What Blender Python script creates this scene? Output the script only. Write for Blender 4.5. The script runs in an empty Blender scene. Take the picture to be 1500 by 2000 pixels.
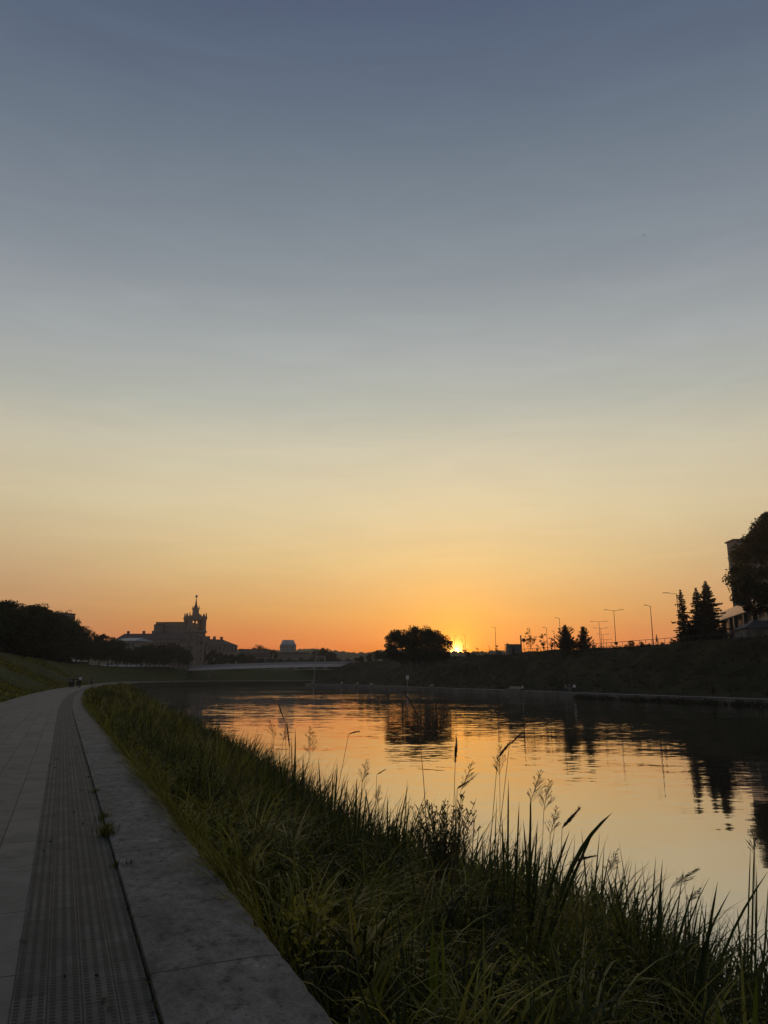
import bpy, bmesh, math, random
import numpy as np
from mathutils import Vector, Matrix, Quaternion

S = bpy.context.scene
COL = S.collection
R = math.radians
rng = np.random.default_rng(7)
random.seed(11)

# ------------------------------------------------------------------ camera geometry
F = 1444.0
PITCH = math.atan(323 / F)
EYE = 1.6

def el(py):
    return PITCH - math.atan((py - 1000) / F)

def P(px, py, Y):
    z = EYE + Y * math.tan(el(py))
    dep = Y * math.cos(PITCH) + (z - EYE) * math.sin(PITCH)
    return Vector(((px - 750) / F * dep, Y, z))

def XY(px, Y, z):
    dep = Y * math.cos(PITCH) + (z - EYE) * math.sin(PITCH)
    return Vector(((px - 750) / F * dep, Y, z))

# ------------------------------------------------------------------ helpers
def tag(o, label=None, cat=None, group=None, kind=None):
    if label: o['label'] = label
    if cat: o['category'] = cat
    if group: o['group'] = group
    if kind: o['kind'] = kind
    return o

def empty(name, loc, label, cat, group=None, rz=0.0, sc=1.0):
    o = bpy.data.objects.new(name, None)
    o.empty_display_size = 0.2
    COL.objects.link(o)
    o.location = loc
    o.rotation_euler = (0, 0, rz)
    o.scale = (sc, sc, sc)
    return tag(o, label, cat, group)

def link(name, me, mat=None, parent=None):
    o = bpy.data.objects.new(name, me)
    COL.objects.link(o)
    if mat and not me.materials:
        me.materials.append(mat)
    if parent: o.parent = parent
    return o

def children(o):
    return [c for c in bpy.data.objects if c.parent == o]

def copy_tree(o, parent=None):
    c = o.copy(); COL.objects.link(c); c.parent = parent
    for ch in list(o.children):
        copy_tree(ch, c)
    return c

class MB:
    def __init__(s):
        s.v = []; s.f = []
    def box(s, c, d, rz=0.0, taper=1.0):
        cx, cy, cz = c; dx, dy, dz = d[0]/2, d[1]/2, d[2]/2
        b = len(s.v); ca, sa = math.cos(rz), math.sin(rz)
        for z, k in ((-dz, 1.0), (dz, taper)):
            for x, y in ((-dx,-dy),(dx,-dy),(dx,dy),(-dx,dy)):
                x, y = x*k, y*k
                s.v.append((cx + x*ca - y*sa, cy + x*sa + y*ca, cz + z))
        for q in ((0,3,2,1),(4,5,6,7),(0,1,5,4),(1,2,6,5),(2,3,7,6),(3,0,4,7)):
            s.f.append(tuple(b+i for i in q))
        return s
    def tube(s, pts, rad, n=6, cap=True):
        pts = [Vector(p) for p in pts]
        if not hasattr(rad, '__len__'): rad = [rad]*len(pts)
        b = len(s.v); ref = None
        for i, p in enumerate(pts):
            t = (pts[min(i+1, len(pts)-1)] - pts[max(i-1, 0)]).normalized()
            if ref is None:
                ref = t.orthogonal().normalized()
            a = (ref - t*ref.dot(t))
            a = a.normalized() if a.length > 1e-6 else t.orthogonal().normalized()
            ref = a; c = t.cross(a)
            for k in range(n):
                w = 2*math.pi*k/n
                s.v.append(tuple(p + (a*math.cos(w) + c*math.sin(w))*rad[i]))
        for i in range(len(pts)-1):
            for k in range(n):
                k2 = (k+1) % n
                s.f.append((b+i*n+k, b+i*n+k2, b+(i+1)*n+k2, b+(i+1)*n+k))
        if cap:
            s.f.append(tuple(b+k for k in reversed(range(n))))
            s.f.append(tuple(b+(len(pts)-1)*n+k for k in range(n)))
        return s
    def lathe(s, prof, c=(0,0,0), n=16):
        b = len(s.v)
        for r, z in prof:
            for k in range(n):
                w = 2*math.pi*k/n
                s.v.append((c[0]+r*math.cos(w), c[1]+r*math.sin(w), c[2]+z))
        for i in range(len(prof)-1):
            for k in range(n):
                k2 = (k+1) % n
                s.f.append((b+i*n+k, b+i*n+k2, b+(i+1)*n+k2, b+(i+1)*n+k))
        s.f.append(tuple(b+k for k in reversed(range(n))))
        s.f.append(tuple(b+(len(prof)-1)*n+k for k in range(n)))
        return s
    def prism(s, outline, y0, y1, axis='y'):
        """outline (a, z) extruded along y (or x)"""
        b = len(s.v); m = len(outline)
        for y in (y0, y1):
            for a, z in outline:
                s.v.append((a, y, z) if axis == 'y' else (y, a, z))
        s.f.append(tuple(b+i for i in range(m)))
        s.f.append(tuple(b+m+i for i in reversed(range(m))))
        for i in range(m):
            j = (i+1) % m
            s.f.append((b+i, b+m+i, b+m+j, b+j))
        return s
    def mesh(s, name):
        me = bpy.data.meshes.new(name)
        me.from_pydata(s.v, [], s.f); 
        bm = bmesh.new(); bm.from_mesh(me)
        bmesh.ops.recalc_face_normals(bm, faces=bm.faces)
        bm.to_mesh(me); bm.free()
        return me
    def build(s, name, mat, parent=None, smooth=False):
        me = s.mesh(name)
        if smooth:
            for p in me.polygons: p.use_smooth = True
        return link(name, me, mat, parent)

def mesh_np(name, verts, quads, tint=None, smooth=False):
    me = bpy.data.meshes.new(name)
    nv, nf = len(verts), len(quads)
    me.vertices.add(nv); me.loops.add(nf*4); me.polygons.add(nf)
    me.vertices.foreach_set('co', np.asarray(verts, np.float32).ravel())
    me.loops.foreach_set('vertex_index', np.asarray(quads, np.int32).ravel())
    me.polygons.foreach_set('loop_start', np.arange(0, nf*4, 4, dtype=np.int32))
    if smooth:
        me.polygons.foreach_set('use_smooth', np.ones(nf, bool))
    if tint is not None:
        a = me.attributes.new('tint', 'FLOAT', 'POINT')
        a.data.foreach_set('value', np.asarray(tint, np.float32))
    me.update(calc_edges=True); me.validate()
    return me

# ------------------------------------------------------------------ materials
def new_mat(name):
    m = bpy.data.materials.new(name); m.use_nodes = True
    return m, m.node_tree, m.node_tree.nodes['Principled BSDF']

def N(nt, t, **kw):
    n = nt.nodes.new(t)
    for k, v in kw.items(): setattr(n, k, v)
    return n

def ramp(nt, fac, stops):
    r = N(nt, 'ShaderNodeValToRGB')
    e = r.color_ramp.elements
    while len(e) < len(stops): e.new(0.5)
    for i, (p, c) in enumerate(stops):
        e[i].position = p; e[i].color = (*c, 1)
    nt.links.new(fac, r.inputs[0])
    return r.outputs[0]

def simple(name, c, rough=0.7, var=0.25, scale=3.0, metal=0.0, spec=0.3):
    m, nt, b = new_mat(name)
    tc = N(nt, 'ShaderNodeTexCoord')
    no = N(nt, 'ShaderNodeTexNoise'); no.inputs['Scale'].default_value = scale; no.inputs['Detail'].default_value = 4
    nt.links.new(tc.outputs['Object'], no.inputs['Vector'])
    lo = tuple(x*(1-var) for x in c); hi = tuple(min(1, x*(1+var)) for x in c)
    nt.links.new(ramp(nt, no.outputs['Fac'], [(0.3, lo), (0.7, hi)]), b.inputs['Base Color'])
    b.inputs['Roughness'].default_value = rough; b.inputs['Metallic'].default_value = metal
    b.inputs['Specular IOR Level'].default_value = spec
    return m

def leafmat(name, stops, transl=0.35, rough=0.55, noise_scale=0.35):
    m, nt, b = new_mat(name)
    at = N(nt, 'ShaderNodeAttribute', attribute_name='tint')
    tc = N(nt, 'ShaderNodeNewGeometry')
    no = N(nt, 'ShaderNodeTexNoise'); no.inputs['Scale'].default_value = noise_scale; no.inputs['Detail'].default_value = 2
    nt.links.new(tc.outputs['Position'], no.inputs['Vector'])
    mx = N(nt, 'ShaderNodeMath', operation='MULTIPLY_ADD'); mx.inputs[1].default_value = 0.6
    sub = N(nt, 'ShaderNodeMath', operation='SUBTRACT'); sub.inputs[1].default_value = 0.5
    nt.links.new(no.outputs['Fac'], sub.inputs[0])
    nt.links.new(sub.outputs[0], mx.inputs[0]); nt.links.new(at.outputs['Fac'], mx.inputs[2])
    c = ramp(nt, mx.outputs[0], stops)
    nt.links.new(c, b.inputs['Base Color'])
    b.inputs['Roughness'].default_value = rough
    b.inputs['Specular IOR Level'].default_value = 0.12
    tr = N(nt, 'ShaderNodeBsdfTranslucent'); nt.links.new(c, tr.inputs['Color'])
    ms = N(nt, 'ShaderNodeMixShader'); ms.inputs[0].default_value = transl
    out = nt.nodes['Material Output']
    nt.links.new(b.outputs[0], ms.inputs[1]); nt.links.new(tr.outputs[0], ms.inputs[2])
    nt.links.new(ms.outputs[0], out.inputs['Surface'])
    return m

M = {}
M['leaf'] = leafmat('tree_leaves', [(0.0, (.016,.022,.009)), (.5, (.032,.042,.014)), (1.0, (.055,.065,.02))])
M['needle'] = leafmat('needles', [(0.0, (.014,.024,.014)), (1.0, (.04,.055,.026))], .15)
M['scrub'] = leafmat('scrub_leaves', [(0.0, (.018,.02,.008)), (.6, (.042,.042,.015)), (1.0, (.08,.068,.03))], .3, noise_scale=.12)
M['grass'] = leafmat('grass_blades', [(0.0, (.02,.026,.006)), (.28, (.085,.086,.011)), (.55, (.205,.19,.022)), (.82, (.37,.32,.05)), (1.0, (.48,.4,.16))], .24, .5, .5)
M['reed'] = leafmat('reed_blades', [(0.0, (.03,.045,.014)), (.6, (.07,.09,.025)), (1.0, (.13,.12,.05))], .3, .5, .5)
M['herb'] = leafmat('herb_leaves', [(0.0, (.1,.14,.015)), (1.0, (.2,.23,.03))], .4, .5)
M['bark'] = simple('bark', (.06,.05,.04), .9, .4, 6)
M['straw'] = simple('dry_stalk', (.16,.12,.06), .8, .3, 20)
M['brownhead'] = simple('brown_seed_head', (.075,.05,.028), .9, .4, 60)
M['metal_dark'] = simple('dark_metal', (.06,.06,.06), .5, .2, 4, .3)
M['metal_grey'] = simple('galvanised_metal', (.35,.35,.35), .5, .15, 4, .3)
M['white'] = simple('white_paint', (.75,.75,.75), .5, .06, 4)
M['stone'] = simple('pale_render', (.2,.18,.15), .85, .15, .3)
M['stone2'] = simple('grey_render', (.16,.155,.145), .85, .15, .3)
M['roof'] = simple('roof_tiles', (.13,.095,.08), .8, .25, .8)
M['roofblue'] = simple('metal_sheet_roof', (.24,.27,.3), .45, .1, .4, .2)
M['roofdark'] = simple('dark_roof', (.06,.06,.06), .7, .2, 1)
M['pane'] = simple('window_glass', (.03,.035,.04), .12, .3, .5, 0, .6)
M['pink'] = simple('facade_panels', (.5,.42,.36), .6, .1, .6)
M['drum'] = simple('metal_cladding', (.42,.45,.48), .5, .12, .3)
M['concrete_wall'] = simple('quay_concrete', (.11,.1,.085), .85, .35, .35)
M['bridge_paint'] = simple('bridge_paint', (.58,.57,.55), .5, .06, 1)
M['wood'] = simple('bench_wood', (.32,.25,.17), .7, .25, 5)
M['rubber'] = simple('rubber', (.02,.02,.02), .8, .2, 5)
M['skin'] = simple('skin', (.45,.3,.22), .6, .05, 10)
M['hair'] = simple('hair', (.03,.022,.016), .6, .3, 30)
M['clothw'] = simple('white_cloth', (.75,.75,.75), .85, .05, 10)
M['clothd'] = simple('dark_cloth', (.025,.025,.03), .9, .2, 10)
M['clothg'] = simple('grey_green_cloth', (.16,.18,.15), .9, .15, 10)
M['clothb'] = simple('denim_cloth', (.05,.06,.09), .9, .15, 10)
M['carw'] = simple('white_car_paint', (.7,.7,.7), .25, .03, 2)
M['carg'] = simple('grey_car_paint', (.2,.21,.23), .25, .03, 2)
M['bird'] = simple('dark_feathers', (.06,.06,.065), .8, .2, 20)

# ground materials with real patterns
def ground_mat(name, c1, c2, c3, sc, bump=0.0, rough=.95):
    m, nt, b = new_mat(name)
    g = N(nt, 'ShaderNodeNewGeometry')
    no = N(nt, 'ShaderNodeTexNoise'); no.inputs['Scale'].default_value = sc; no.inputs['Detail'].default_value = 8; no.inputs['Roughness'].default_value = .65
    nt.links.new(g.outputs['Position'], no.inputs['Vector'])
    nt.links.new(ramp(nt, no.outputs['Fac'], [(.3, c1), (.5, c2), (.72, c3)]), b.inputs['Base Color'])
    b.inputs['Roughness'].default_value = rough; b.inputs['Specular IOR Level'].default_value = .1
    return m
M['turf'] = ground_mat('turf', (.03,.04,.011), (.05,.062,.016), (.08,.085,.026), .5)
M['turf_dark'] = ground_mat('rough_turf', (.014,.014,.007), (.032,.03,.012), (.07,.056,.026), .2)
M['mud'] = ground_mat('bank_soil', (.012,.013,.007), (.022,.022,.012), (.035,.032,.018), 1.5)
M['wood_far'] = ground_mat('wooded_hill', (.025,.035,.015), (.04,.05,.02), (.06,.065,.03), .03)
M['asphalt'] = ground_mat('walkway_concrete', (.2,.19,.17), (.27,.26,.23), (.33,.31,.28), .4, rough=.85)

def paving_mat():
    m, nt, b = new_mat('paving_slabs')
    uv = N(nt, 'ShaderNodeUVMap', uv_map='UVMap')
    mp = N(nt, 'ShaderNodeMapping'); 
    sw = N(nt, 'ShaderNodeSeparateXYZ'); cb = N(nt, 'ShaderNodeCombineXYZ')
    nt.links.new(uv.outputs[0], sw.inputs[0])
    nt.links.new(sw.outputs['Y'], cb.inputs['X']); nt.links.new(sw.outputs['X'], cb.inputs['Y'])
    br = N(nt, 'ShaderNodeTexBrick')
    br.inputs['Scale'].default_value = 1.0
    br.inputs['Brick Width'].default_value = 1.24; br.inputs['Row Height'].default_value = .4166
    br.inputs['Mortar Size'].default_value = .006; br.inputs['Mortar Smooth'].default_value = .2
    br.inputs['Color1'].default_value = (.175,.157,.13,1); br.inputs['Color2'].default_value = (.23,.207,.17,1)
    br.inputs['Mortar'].default_value = (.02,.019,.016,1)
    br.offset = .37; br.offset_frequency = 2
    nt.links.new(cb.outputs[0], br.inputs['Vector'])
    no = N(nt, 'ShaderNodeTexNoise'); no.inputs['Scale'].default_value = 2.2; no.inputs['Detail'].default_value = 9; no.inputs['Roughness'].default_value = .7
    nt.links.new(uv.outputs[0], no.inputs['Vector'])
    mul = N(nt, 'ShaderNodeMixRGB', blend_type='MULTIPLY'); mul.inputs[0].default_value = 1
    nt.links.new(br.outputs['Color'], mul.inputs[1])
    nt.links.new(ramp(nt, no.outputs['Fac'], [(.3, (.5,.5,.5)), (.47, (.85,.85,.85)), (.75, (1.15,1.15,1.15))]), mul.inputs[2])
    nt.links.new(mul.outputs[0], b.inputs['Base Color'])
    b.inputs['Roughness'].default_value = .75; b.inputs['Specular IOR Level'].default_value = .35
    bp = N(nt, 'ShaderNodeBump'); bp.inputs['Strength'].default_value = .6; bp.inputs['Distance'].default_value = .006
    inv = N(nt, 'ShaderNodeMath', operation='SUBTRACT'); inv.inputs[0].default_value = 1
    nt.links.new(br.outputs['Fac'], inv.inputs[1]); nt.links.new(inv.outputs[0], bp.inputs['Height'])
    nt.links.new(bp.outputs[0], b.inputs['Normal'])
    return m
M['paving'] = paving_mat()

def math_node(nt, op, a, b=None, c=None):
    n = N(nt, 'ShaderNodeMath', operation=op)
    for i, v in enumerate((a, b, c)):
        if v is None: continue
        if hasattr(v, 'is_linked') or hasattr(v, 'links'): nt.links.new(v, n.inputs[i])
        else: n.inputs[i].default_value = v
    return n.outputs[0]

def tactile_mat():
    """four columns of ribbed tiles: three rows of short raised ribs per tile, worn dark between"""
    m, nt, b = new_mat('tactile_tiles')
    uv = N(nt, 'ShaderNodeUVMap', uv_map='UVMap')
    sp = N(nt, 'ShaderNodeSeparateXYZ'); nt.links.new(uv.outputs[0], sp.inputs[0])
    u, v = sp.outputs['X'], sp.outputs['Y']
    u0 = math_node(nt, 'ADD', u, .1)
    col = math_node(nt, 'DIVIDE', u0, .165)
    fc = math_node(nt, 'FRACT', col)
    ci = math_node(nt, 'FLOOR', col)
    # rib rows inside a tile
    rr = math_node(nt, 'FRACT', math_node(nt, 'MULTIPLY', fc, 3.0))
    rowm = math_node(nt, 'LESS_THAN', math_node(nt, 'ABSOLUTE', math_node(nt, 'SUBTRACT', rr, .5)), .25)
    dv = math_node(nt, 'FRACT', math_node(nt, 'DIVIDE', math_node(nt, 'ADD', v, math_node(nt, 'MULTIPLY', ci, .013)), .042))
    dash = math_node(nt, 'LESS_THAN', math_node(nt, 'ABSOLUTE', math_node(nt, 'SUBTRACT', dv, .5)), .38)
    rib = math_node(nt, 'MULTIPLY', rowm, dash)
    # joints
    ju = math_node(nt, 'GREATER_THAN', math_node(nt, 'ABSOLUTE', math_node(nt, 'SUBTRACT', fc, .5)), .478)
    tv = math_node(nt, 'FRACT', math_node(nt, 'DIVIDE', math_node(nt, 'ADD', v, math_node(nt, 'MULTIPLY', ci, .11)), .33))
    jv = math_node(nt, 'GREATER_THAN', math_node(nt, 'ABSOLUTE', math_node(nt, 'SUBTRACT', tv, .5)), .487)
    jt = math_node(nt, 'MAXIMUM', ju, jv)
    no = N(nt, 'ShaderNodeTexNoise'); no.inputs['Scale'].default_value = 5; no.inputs['Detail'].default_value = 8
    nt.links.new(uv.outputs[0], no.inputs['Vector'])
    base = ramp(nt, no.outputs['Fac'], [(.3, (.072,.067,.058)), (.7, (.128,.12,.105))])
    wn = N(nt, 'ShaderNodeTexWhiteNoise', noise_dimensions='2D'); cw = N(nt, 'ShaderNodeCombineXYZ')
    nt.links.new(ci, cw.inputs['X']); nt.links.new(math_node(nt, 'FLOOR', math_node(nt, 'DIVIDE', math_node(nt, 'ADD', v, math_node(nt, 'MULTIPLY', ci, .11)), .33)), cw.inputs['Y'])
    nt.links.new(cw.outputs[0], wn.inputs['Vector'])
    tl = N(nt, 'ShaderNodeMixRGB', blend_type='MULTIPLY'); tl.inputs[0].default_value = 1; nt.links.new(base, tl.inputs[1])
    nt.links.new(ramp(nt, wn.outputs['Value'], [(0, (.7,.7,.7)), (1, (1.22,1.2,1.16))]), tl.inputs[2]); base = tl.outputs[0]
    nw = N(nt, 'ShaderNodeTexNoise'); nw.inputs['Scale'].default_value = 3.4; nw.inputs['Detail'].default_value = 5; nt.links.new(uv.outputs[0], nw.inputs['Vector'])
    wear = N(nt, 'ShaderNodeMapRange'); wear.inputs['From Min'].default_value = .36; wear.inputs['From Max'].default_value = .6; wear.inputs['To Min'].default_value = .75; nt.links.new(nw.outputs['Fac'], wear.inputs['Value'])
    rib = math_node(nt, 'MULTIPLY', rib, wear.outputs[0])
    m1 = N(nt, 'ShaderNodeMixRGB'); m1.inputs[2].default_value = (.014,.014,.014,1)
    nt.links.new(rib, m1.inputs[0]); nt.links.new(base, m1.inputs[1])
    m2 = N(nt, 'ShaderNodeMixRGB'); m2.inputs[2].default_value = (.015,.015,.014,1)
    nt.links.new(jt, m2.inputs[0]); nt.links.new(m1.outputs[0], m2.inputs[1])
    nt.links.new(m2.outputs[0], b.inputs['Base Color'])
    b.inputs['Roughness'].default_value = .75; b.inputs['Specular IOR Level'].default_value = .3
    h = math_node(nt, 'SUBTRACT', math_node(nt, 'MULTIPLY', rib, .6), jt)
    bp = N(nt, 'ShaderNodeBump'); bp.inputs['Strength'].default_value = .5; bp.inputs['Distance'].default_value = .004
    nt.links.new(h, bp.inputs['Height']); nt.links.new(bp.outputs[0], b.inputs['Normal'])
    return m
M['tactile'] = tactile_mat()

def ledge_mat():
    m, nt, b = new_mat('weathered_concrete')
    uv = N(nt, 'ShaderNodeUVMap', uv_map='UVMap')
    n1 = N(nt, 'ShaderNodeTexNoise'); n1.inputs['Scale'].default_value = 2.3; n1.inputs['Detail'].default_value = 10; n1.inputs['Roughness'].default_value = .72
    n2 = N(nt, 'ShaderNodeTexNoise'); n2.inputs['Scale'].default_value = 11; n2.inputs['Detail'].default_value = 8; n2.inputs['Roughness'].default_value = .7
    mp = N(nt, 'ShaderNodeMapping'); mp.inputs['Scale'].default_value = (1, .6, 1)
    nt.links.new(uv.outputs[0], mp.inputs[0])
    nt.links.new(mp.outputs[0], n1.inputs['Vector']); nt.links.new(mp.outputs[0], n2.inputs['Vector'])
    c = ramp(nt, n1.outputs['Fac'], [(.32, (.08,.073,.062)), (.44, (.155,.142,.12)), (.56, (.21,.195,.168)), (.7, (.34,.322,.285))])
    mul = N(nt, 'ShaderNodeMixRGB', blend_type='MULTIPLY'); mul.inputs[0].default_value = 1
    nt.links.new(c, mul.inputs[1])
    nt.links.new(ramp(nt, n2.outputs['Fac'], [(.36, (.3,.3,.31)), (.45, (.82,.82,.82)), (.68, (1.25,1.25,1.25))]), mul.inputs[2])
    sp = N(nt, 'ShaderNodeSeparateXYZ'); nt.links.new(uv.outputs[0], sp.inputs[0])
    n3 = N(nt, 'ShaderNodeTexNoise'); n3.inputs['Scale'].default_value = 42; n3.inputs['Detail'].default_value = 4
    nt.links.new(uv.outputs[0], n3.inputs['Vector'])
    pit = N(nt, 'ShaderNodeMixRGB', blend_type='MULTIPLY'); pit.inputs[0].default_value = 1
    nt.links.new(mul.outputs[0], pit.inputs[1]); nt.links.new(ramp(nt, n3.outputs['Fac'], [(.3, (.35,.35,.35)), (.4, (.95,.95,.95)), (.7, (1.1,1.1,1.1))]), pit.inputs[2])
    n4 = N(nt, 'ShaderNodeTexNoise'); n4.inputs['Scale'].default_value = 3; nt.links.new(uv.outputs[0], n4.inputs['Vector'])
    jf = math_node(nt, 'FRACT', math_node(nt, 'DIVIDE', math_node(nt, 'MULTIPLY_ADD', n4.outputs['Fac'], .06, sp.outputs['Y']), 3.1))
    jl = math_node(nt, 'LESS_THAN', math_node(nt, 'ABSOLUTE', math_node(nt, 'SUBTRACT', jf, .5)), .0022)
    jm = N(nt, 'ShaderNodeMixRGB'); jm.inputs[2].default_value = (.02,.02,.018,1); nt.links.new(jl, jm.inputs[0]); nt.links.new(pit.outputs[0], jm.inputs[1])
    nt.links.new(jm.outputs[0], b.inputs['Base Color'])
    b.inputs['Roughness'].default_value = .8; b.inputs['Specular IOR Level'].default_value = .3
    bp = N(nt, 'ShaderNodeBump'); bp.inputs['Strength'].default_value = .5; bp.inputs['Distance'].default_value = .015
    nt.links.new(n2.outputs['Fac'], bp.inputs['Height']); nt.links.new(bp.outputs[0], b.inputs['Normal'])
    return m
M['ledge'] = ledge_mat()

def water_mat():
    m = bpy.data.materials.new('river_water'); m.use_nodes = True
    nt = m.node_tree; nt.nodes.clear()
    out = N(nt, 'ShaderNodeOutputMaterial')
    g = N(nt, 'ShaderNodeNewGeometry')
    def slope(scale, sc, amp, off):
        mp = N(nt, 'ShaderNodeMapping'); mp.inputs['Scale'].default_value = sc
        mp.inputs['Location'].default_value = (off, off*1.7, 0)
        mp.inputs['Rotation'].default_value = (0, 0, R(12))
        nt.links.new(g.outputs['Position'], mp.inputs[0])
        no = N(nt, 'ShaderNodeTexNoise'); no.inputs['Scale'].default_value = scale; no.inputs['Detail'].default_value = 2
        nt.links.new(mp.outputs[0], no.inputs['Vector'])
        v = N(nt, 'ShaderNodeVectorMath', operation='SUBTRACT'); v.inputs[1].default_value = (.5,.5,.5)
        nt.links.new(no.outputs['Color'], v.inputs[0])
        w = N(nt, 'ShaderNodeVectorMath', operation='MULTIPLY'); w.inputs[1].default_value = amp
        nt.links.new(v.outputs[0], w.inputs[0])
        return w.outputs[0]
    a = slope(1.0, (.14, .5, 1), (.014, .055, 0), 0)
    b_ = slope(1.0, (.9, 2.6, 1), (.024, .075, 0), 31)
    ad = N(nt, 'ShaderNodeVectorMath', operation='ADD')
    c_ = slope(1.0, (2.6, 6.5, 1), (.016, .045, 0), 77)
    ac_ = N(nt, 'ShaderNodeVectorMath', operation='ADD'); nt.links.new(b_, ac_.inputs[0]); nt.links.new(c_, ac_.inputs[1])
    nt.links.new(a, ad.inputs[0]); nt.links.new(ac_.outputs[0], ad.inputs[1])
    # calm and rippled patches
    big = N(nt, 'ShaderNodeTexNoise'); big.inputs['Scale'].default_value = .045; big.inputs['Detail'].default_value = 3
    bm_ = N(nt, 'ShaderNodeMapping'); bm_.inputs['Scale'].default_value = (.5, 1, 1)
    nt.links.new(g.outputs['Position'], bm_.inputs[0]); nt.links.new(bm_.outputs[0], big.inputs['Vector'])
    amp0 = ramp(nt, big.outputs['Fac'], [(.38, (.35,.35,.35)), (.62, (1.3,1.3,1.3))])
    # the lee of the near bank is smoother, the open reach is ruffled
    sp = N(nt, 'ShaderNodeSeparateXYZ'); nt.links.new(g.outputs['Position'], sp.inputs[0])
    mr = N(nt, 'ShaderNodeMapRange'); mr.inputs['From Min'].default_value = 15; mr.inputs['From Max'].default_value = 90
    mr.inputs['To Min'].default_value = .5; mr.inputs['To Max'].default_value = 1.6
    nt.links.new(sp.outputs['Y'], mr.inputs['Value'])
    sc1 = N(nt, 'ShaderNodeVectorMath', operation='MULTIPLY'); nt.links.new(ad.outputs[0], sc1.inputs[0]); nt.links.new(amp0, sc1.inputs[1])
    sc2 = N(nt, 'ShaderNodeVectorMath', operation='SCALE'); nt.links.new(sc1.outputs[0], sc2.inputs[0]); nt.links.new(mr.outputs[0], sc2.inputs['Scale'])
    nn = N(nt, 'ShaderNodeVectorMath', operation='ADD'); nn.inputs[1].default_value = (0, 0, 1); nt.links.new(sc2.outputs[0], nn.inputs[0])
    nz = N(nt, 'ShaderNodeVectorMath', operation='NORMALIZE'); nt.links.new(nn.outputs[0], nz.inputs[0])
    gl = N(nt, 'ShaderNodeBsdfGlossy'); gl.inputs['Roughness'].default_value = .03; gl.inputs['Color'].default_value = (.98,.97,.97,1)
    df = N(nt, 'ShaderNodeBsdfDiffuse'); df.inputs['Color'].default_value = (.03,.03,.02,1)
    fr = N(nt, 'ShaderNodeFresnel'); fr.inputs['IOR'].default_value = 2.5
    nt.links.new(nz.outputs[0], gl.inputs['Normal']); nt.links.new(nz.outputs[0], fr.inputs['Normal'])
    mx = N(nt, 'ShaderNodeMixShader')
    fb = N(nt, 'ShaderNodeMath', operation='MULTIPLY_ADD'); fb.inputs[1].default_value = .62; fb.inputs[2].default_value = .38
    nt.links.new(fr.outputs[0], fb.inputs[0]); nt.links.new(fb.outputs[0], mx.inputs[0]); nt.links.new(df.outputs[0], mx.inputs[1]); nt.links.new(gl.outputs[0], mx.inputs[2])
    nt.links.new(mx.outputs[0], out.inputs['Surface'])
    return m
M['water'] = water_mat()

# ------------------------------------------------------------------ curves of the two banks
U = Vector((-.39, .92, 0)).normalized(); NV = Vector((.92, .39, 0)).normalized()
def smooth_poly(pts, step):
    """Catmull-Rom through pts, resampled at about `step` metres"""
    out = []
    p = [Vector((*a, 0)) for a in pts]
    p = [p[0]*2 - p[1]] + p + [p[-1]*2 - p[-2]]
    for i in range(1, len(p)-2):
        n = max(2, int((p[i+1]-p[i]).length/step))
        for k in range(n):
            t = k/n
            a, b, c, d = p[i-1], p[i], p[i+1], p[i+2]
            out.append(0.5*((2*b) + (c-a)*t + (2*a-5*b+4*c-d)*t*t + (3*b-a-3*c+d)*t**3))
    out.append(p[-2])
    return out
base = []
for s_ in list(np.arange(-12, 2, .5)) + list(np.arange(2, 12, .1)) + list(np.arange(12, 60, 1.0)) + list(np.arange(60, 180, 3.0)):
    d = .00042*max(0, s_-35)**2
    base.append(U*s_ + NV*d)
tail = smooth_poly([(-63.7,174.8),(-75,212),(-86,250),(-94,290),(-93,328),(-82,365),(-60,400),(-28,428),(12,446),(70,460),(130,470)], 4.0)
base += tail
LEFT = base
def arc(curve):
    L = [0.0]
    for i in range(1, len(curve)): L.append(L[-1] + (curve[i]-curve[i-1]).length)
    return L
LEFT_S = [a - 12 for a in arc(LEFT)]
def normals(curve):
    out = []
    for i in range(len(curve)):
        t = (curve[min(i+1, len(curve)-1)] - curve[max(i-1, 0)]).normalized()
        out.append(Vector((t.y, -t.x, 0)))
    return out
LEFT_N = normals(LEFT)
LS = np.array(LEFT_S); LX = np.array([p.x for p in LEFT]); LY = np.array([p.y for p in LEFT])
LNX = np.array([p.x for p in LEFT_N]); LNY = np.array([p.y for p in LEFT_N])
def lpos(s, n):
    """array path coordinates -> world xy"""
    x = np.interp(s, LS, LX) + n*np.interp(s, LS, LNX)
    y = np.interp(s, LS, LY) + n*np.interp(s, LS, LNY)
    return x, y
def lp(s, n, z=0.0):
    x, y = lpos(s, n); return Vector((float(x), float(y), z))
RIGHT = smooth_poly([(92,-60),(78,20),(66,60),(52,100),(38,142),(24,188),(8,235),(-15,300),(-34,348),(-37,366),(-26,384),(0,398),(40,408),(110,420)], 4.0)
RIGHT_N = normals(RIGHT)

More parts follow.
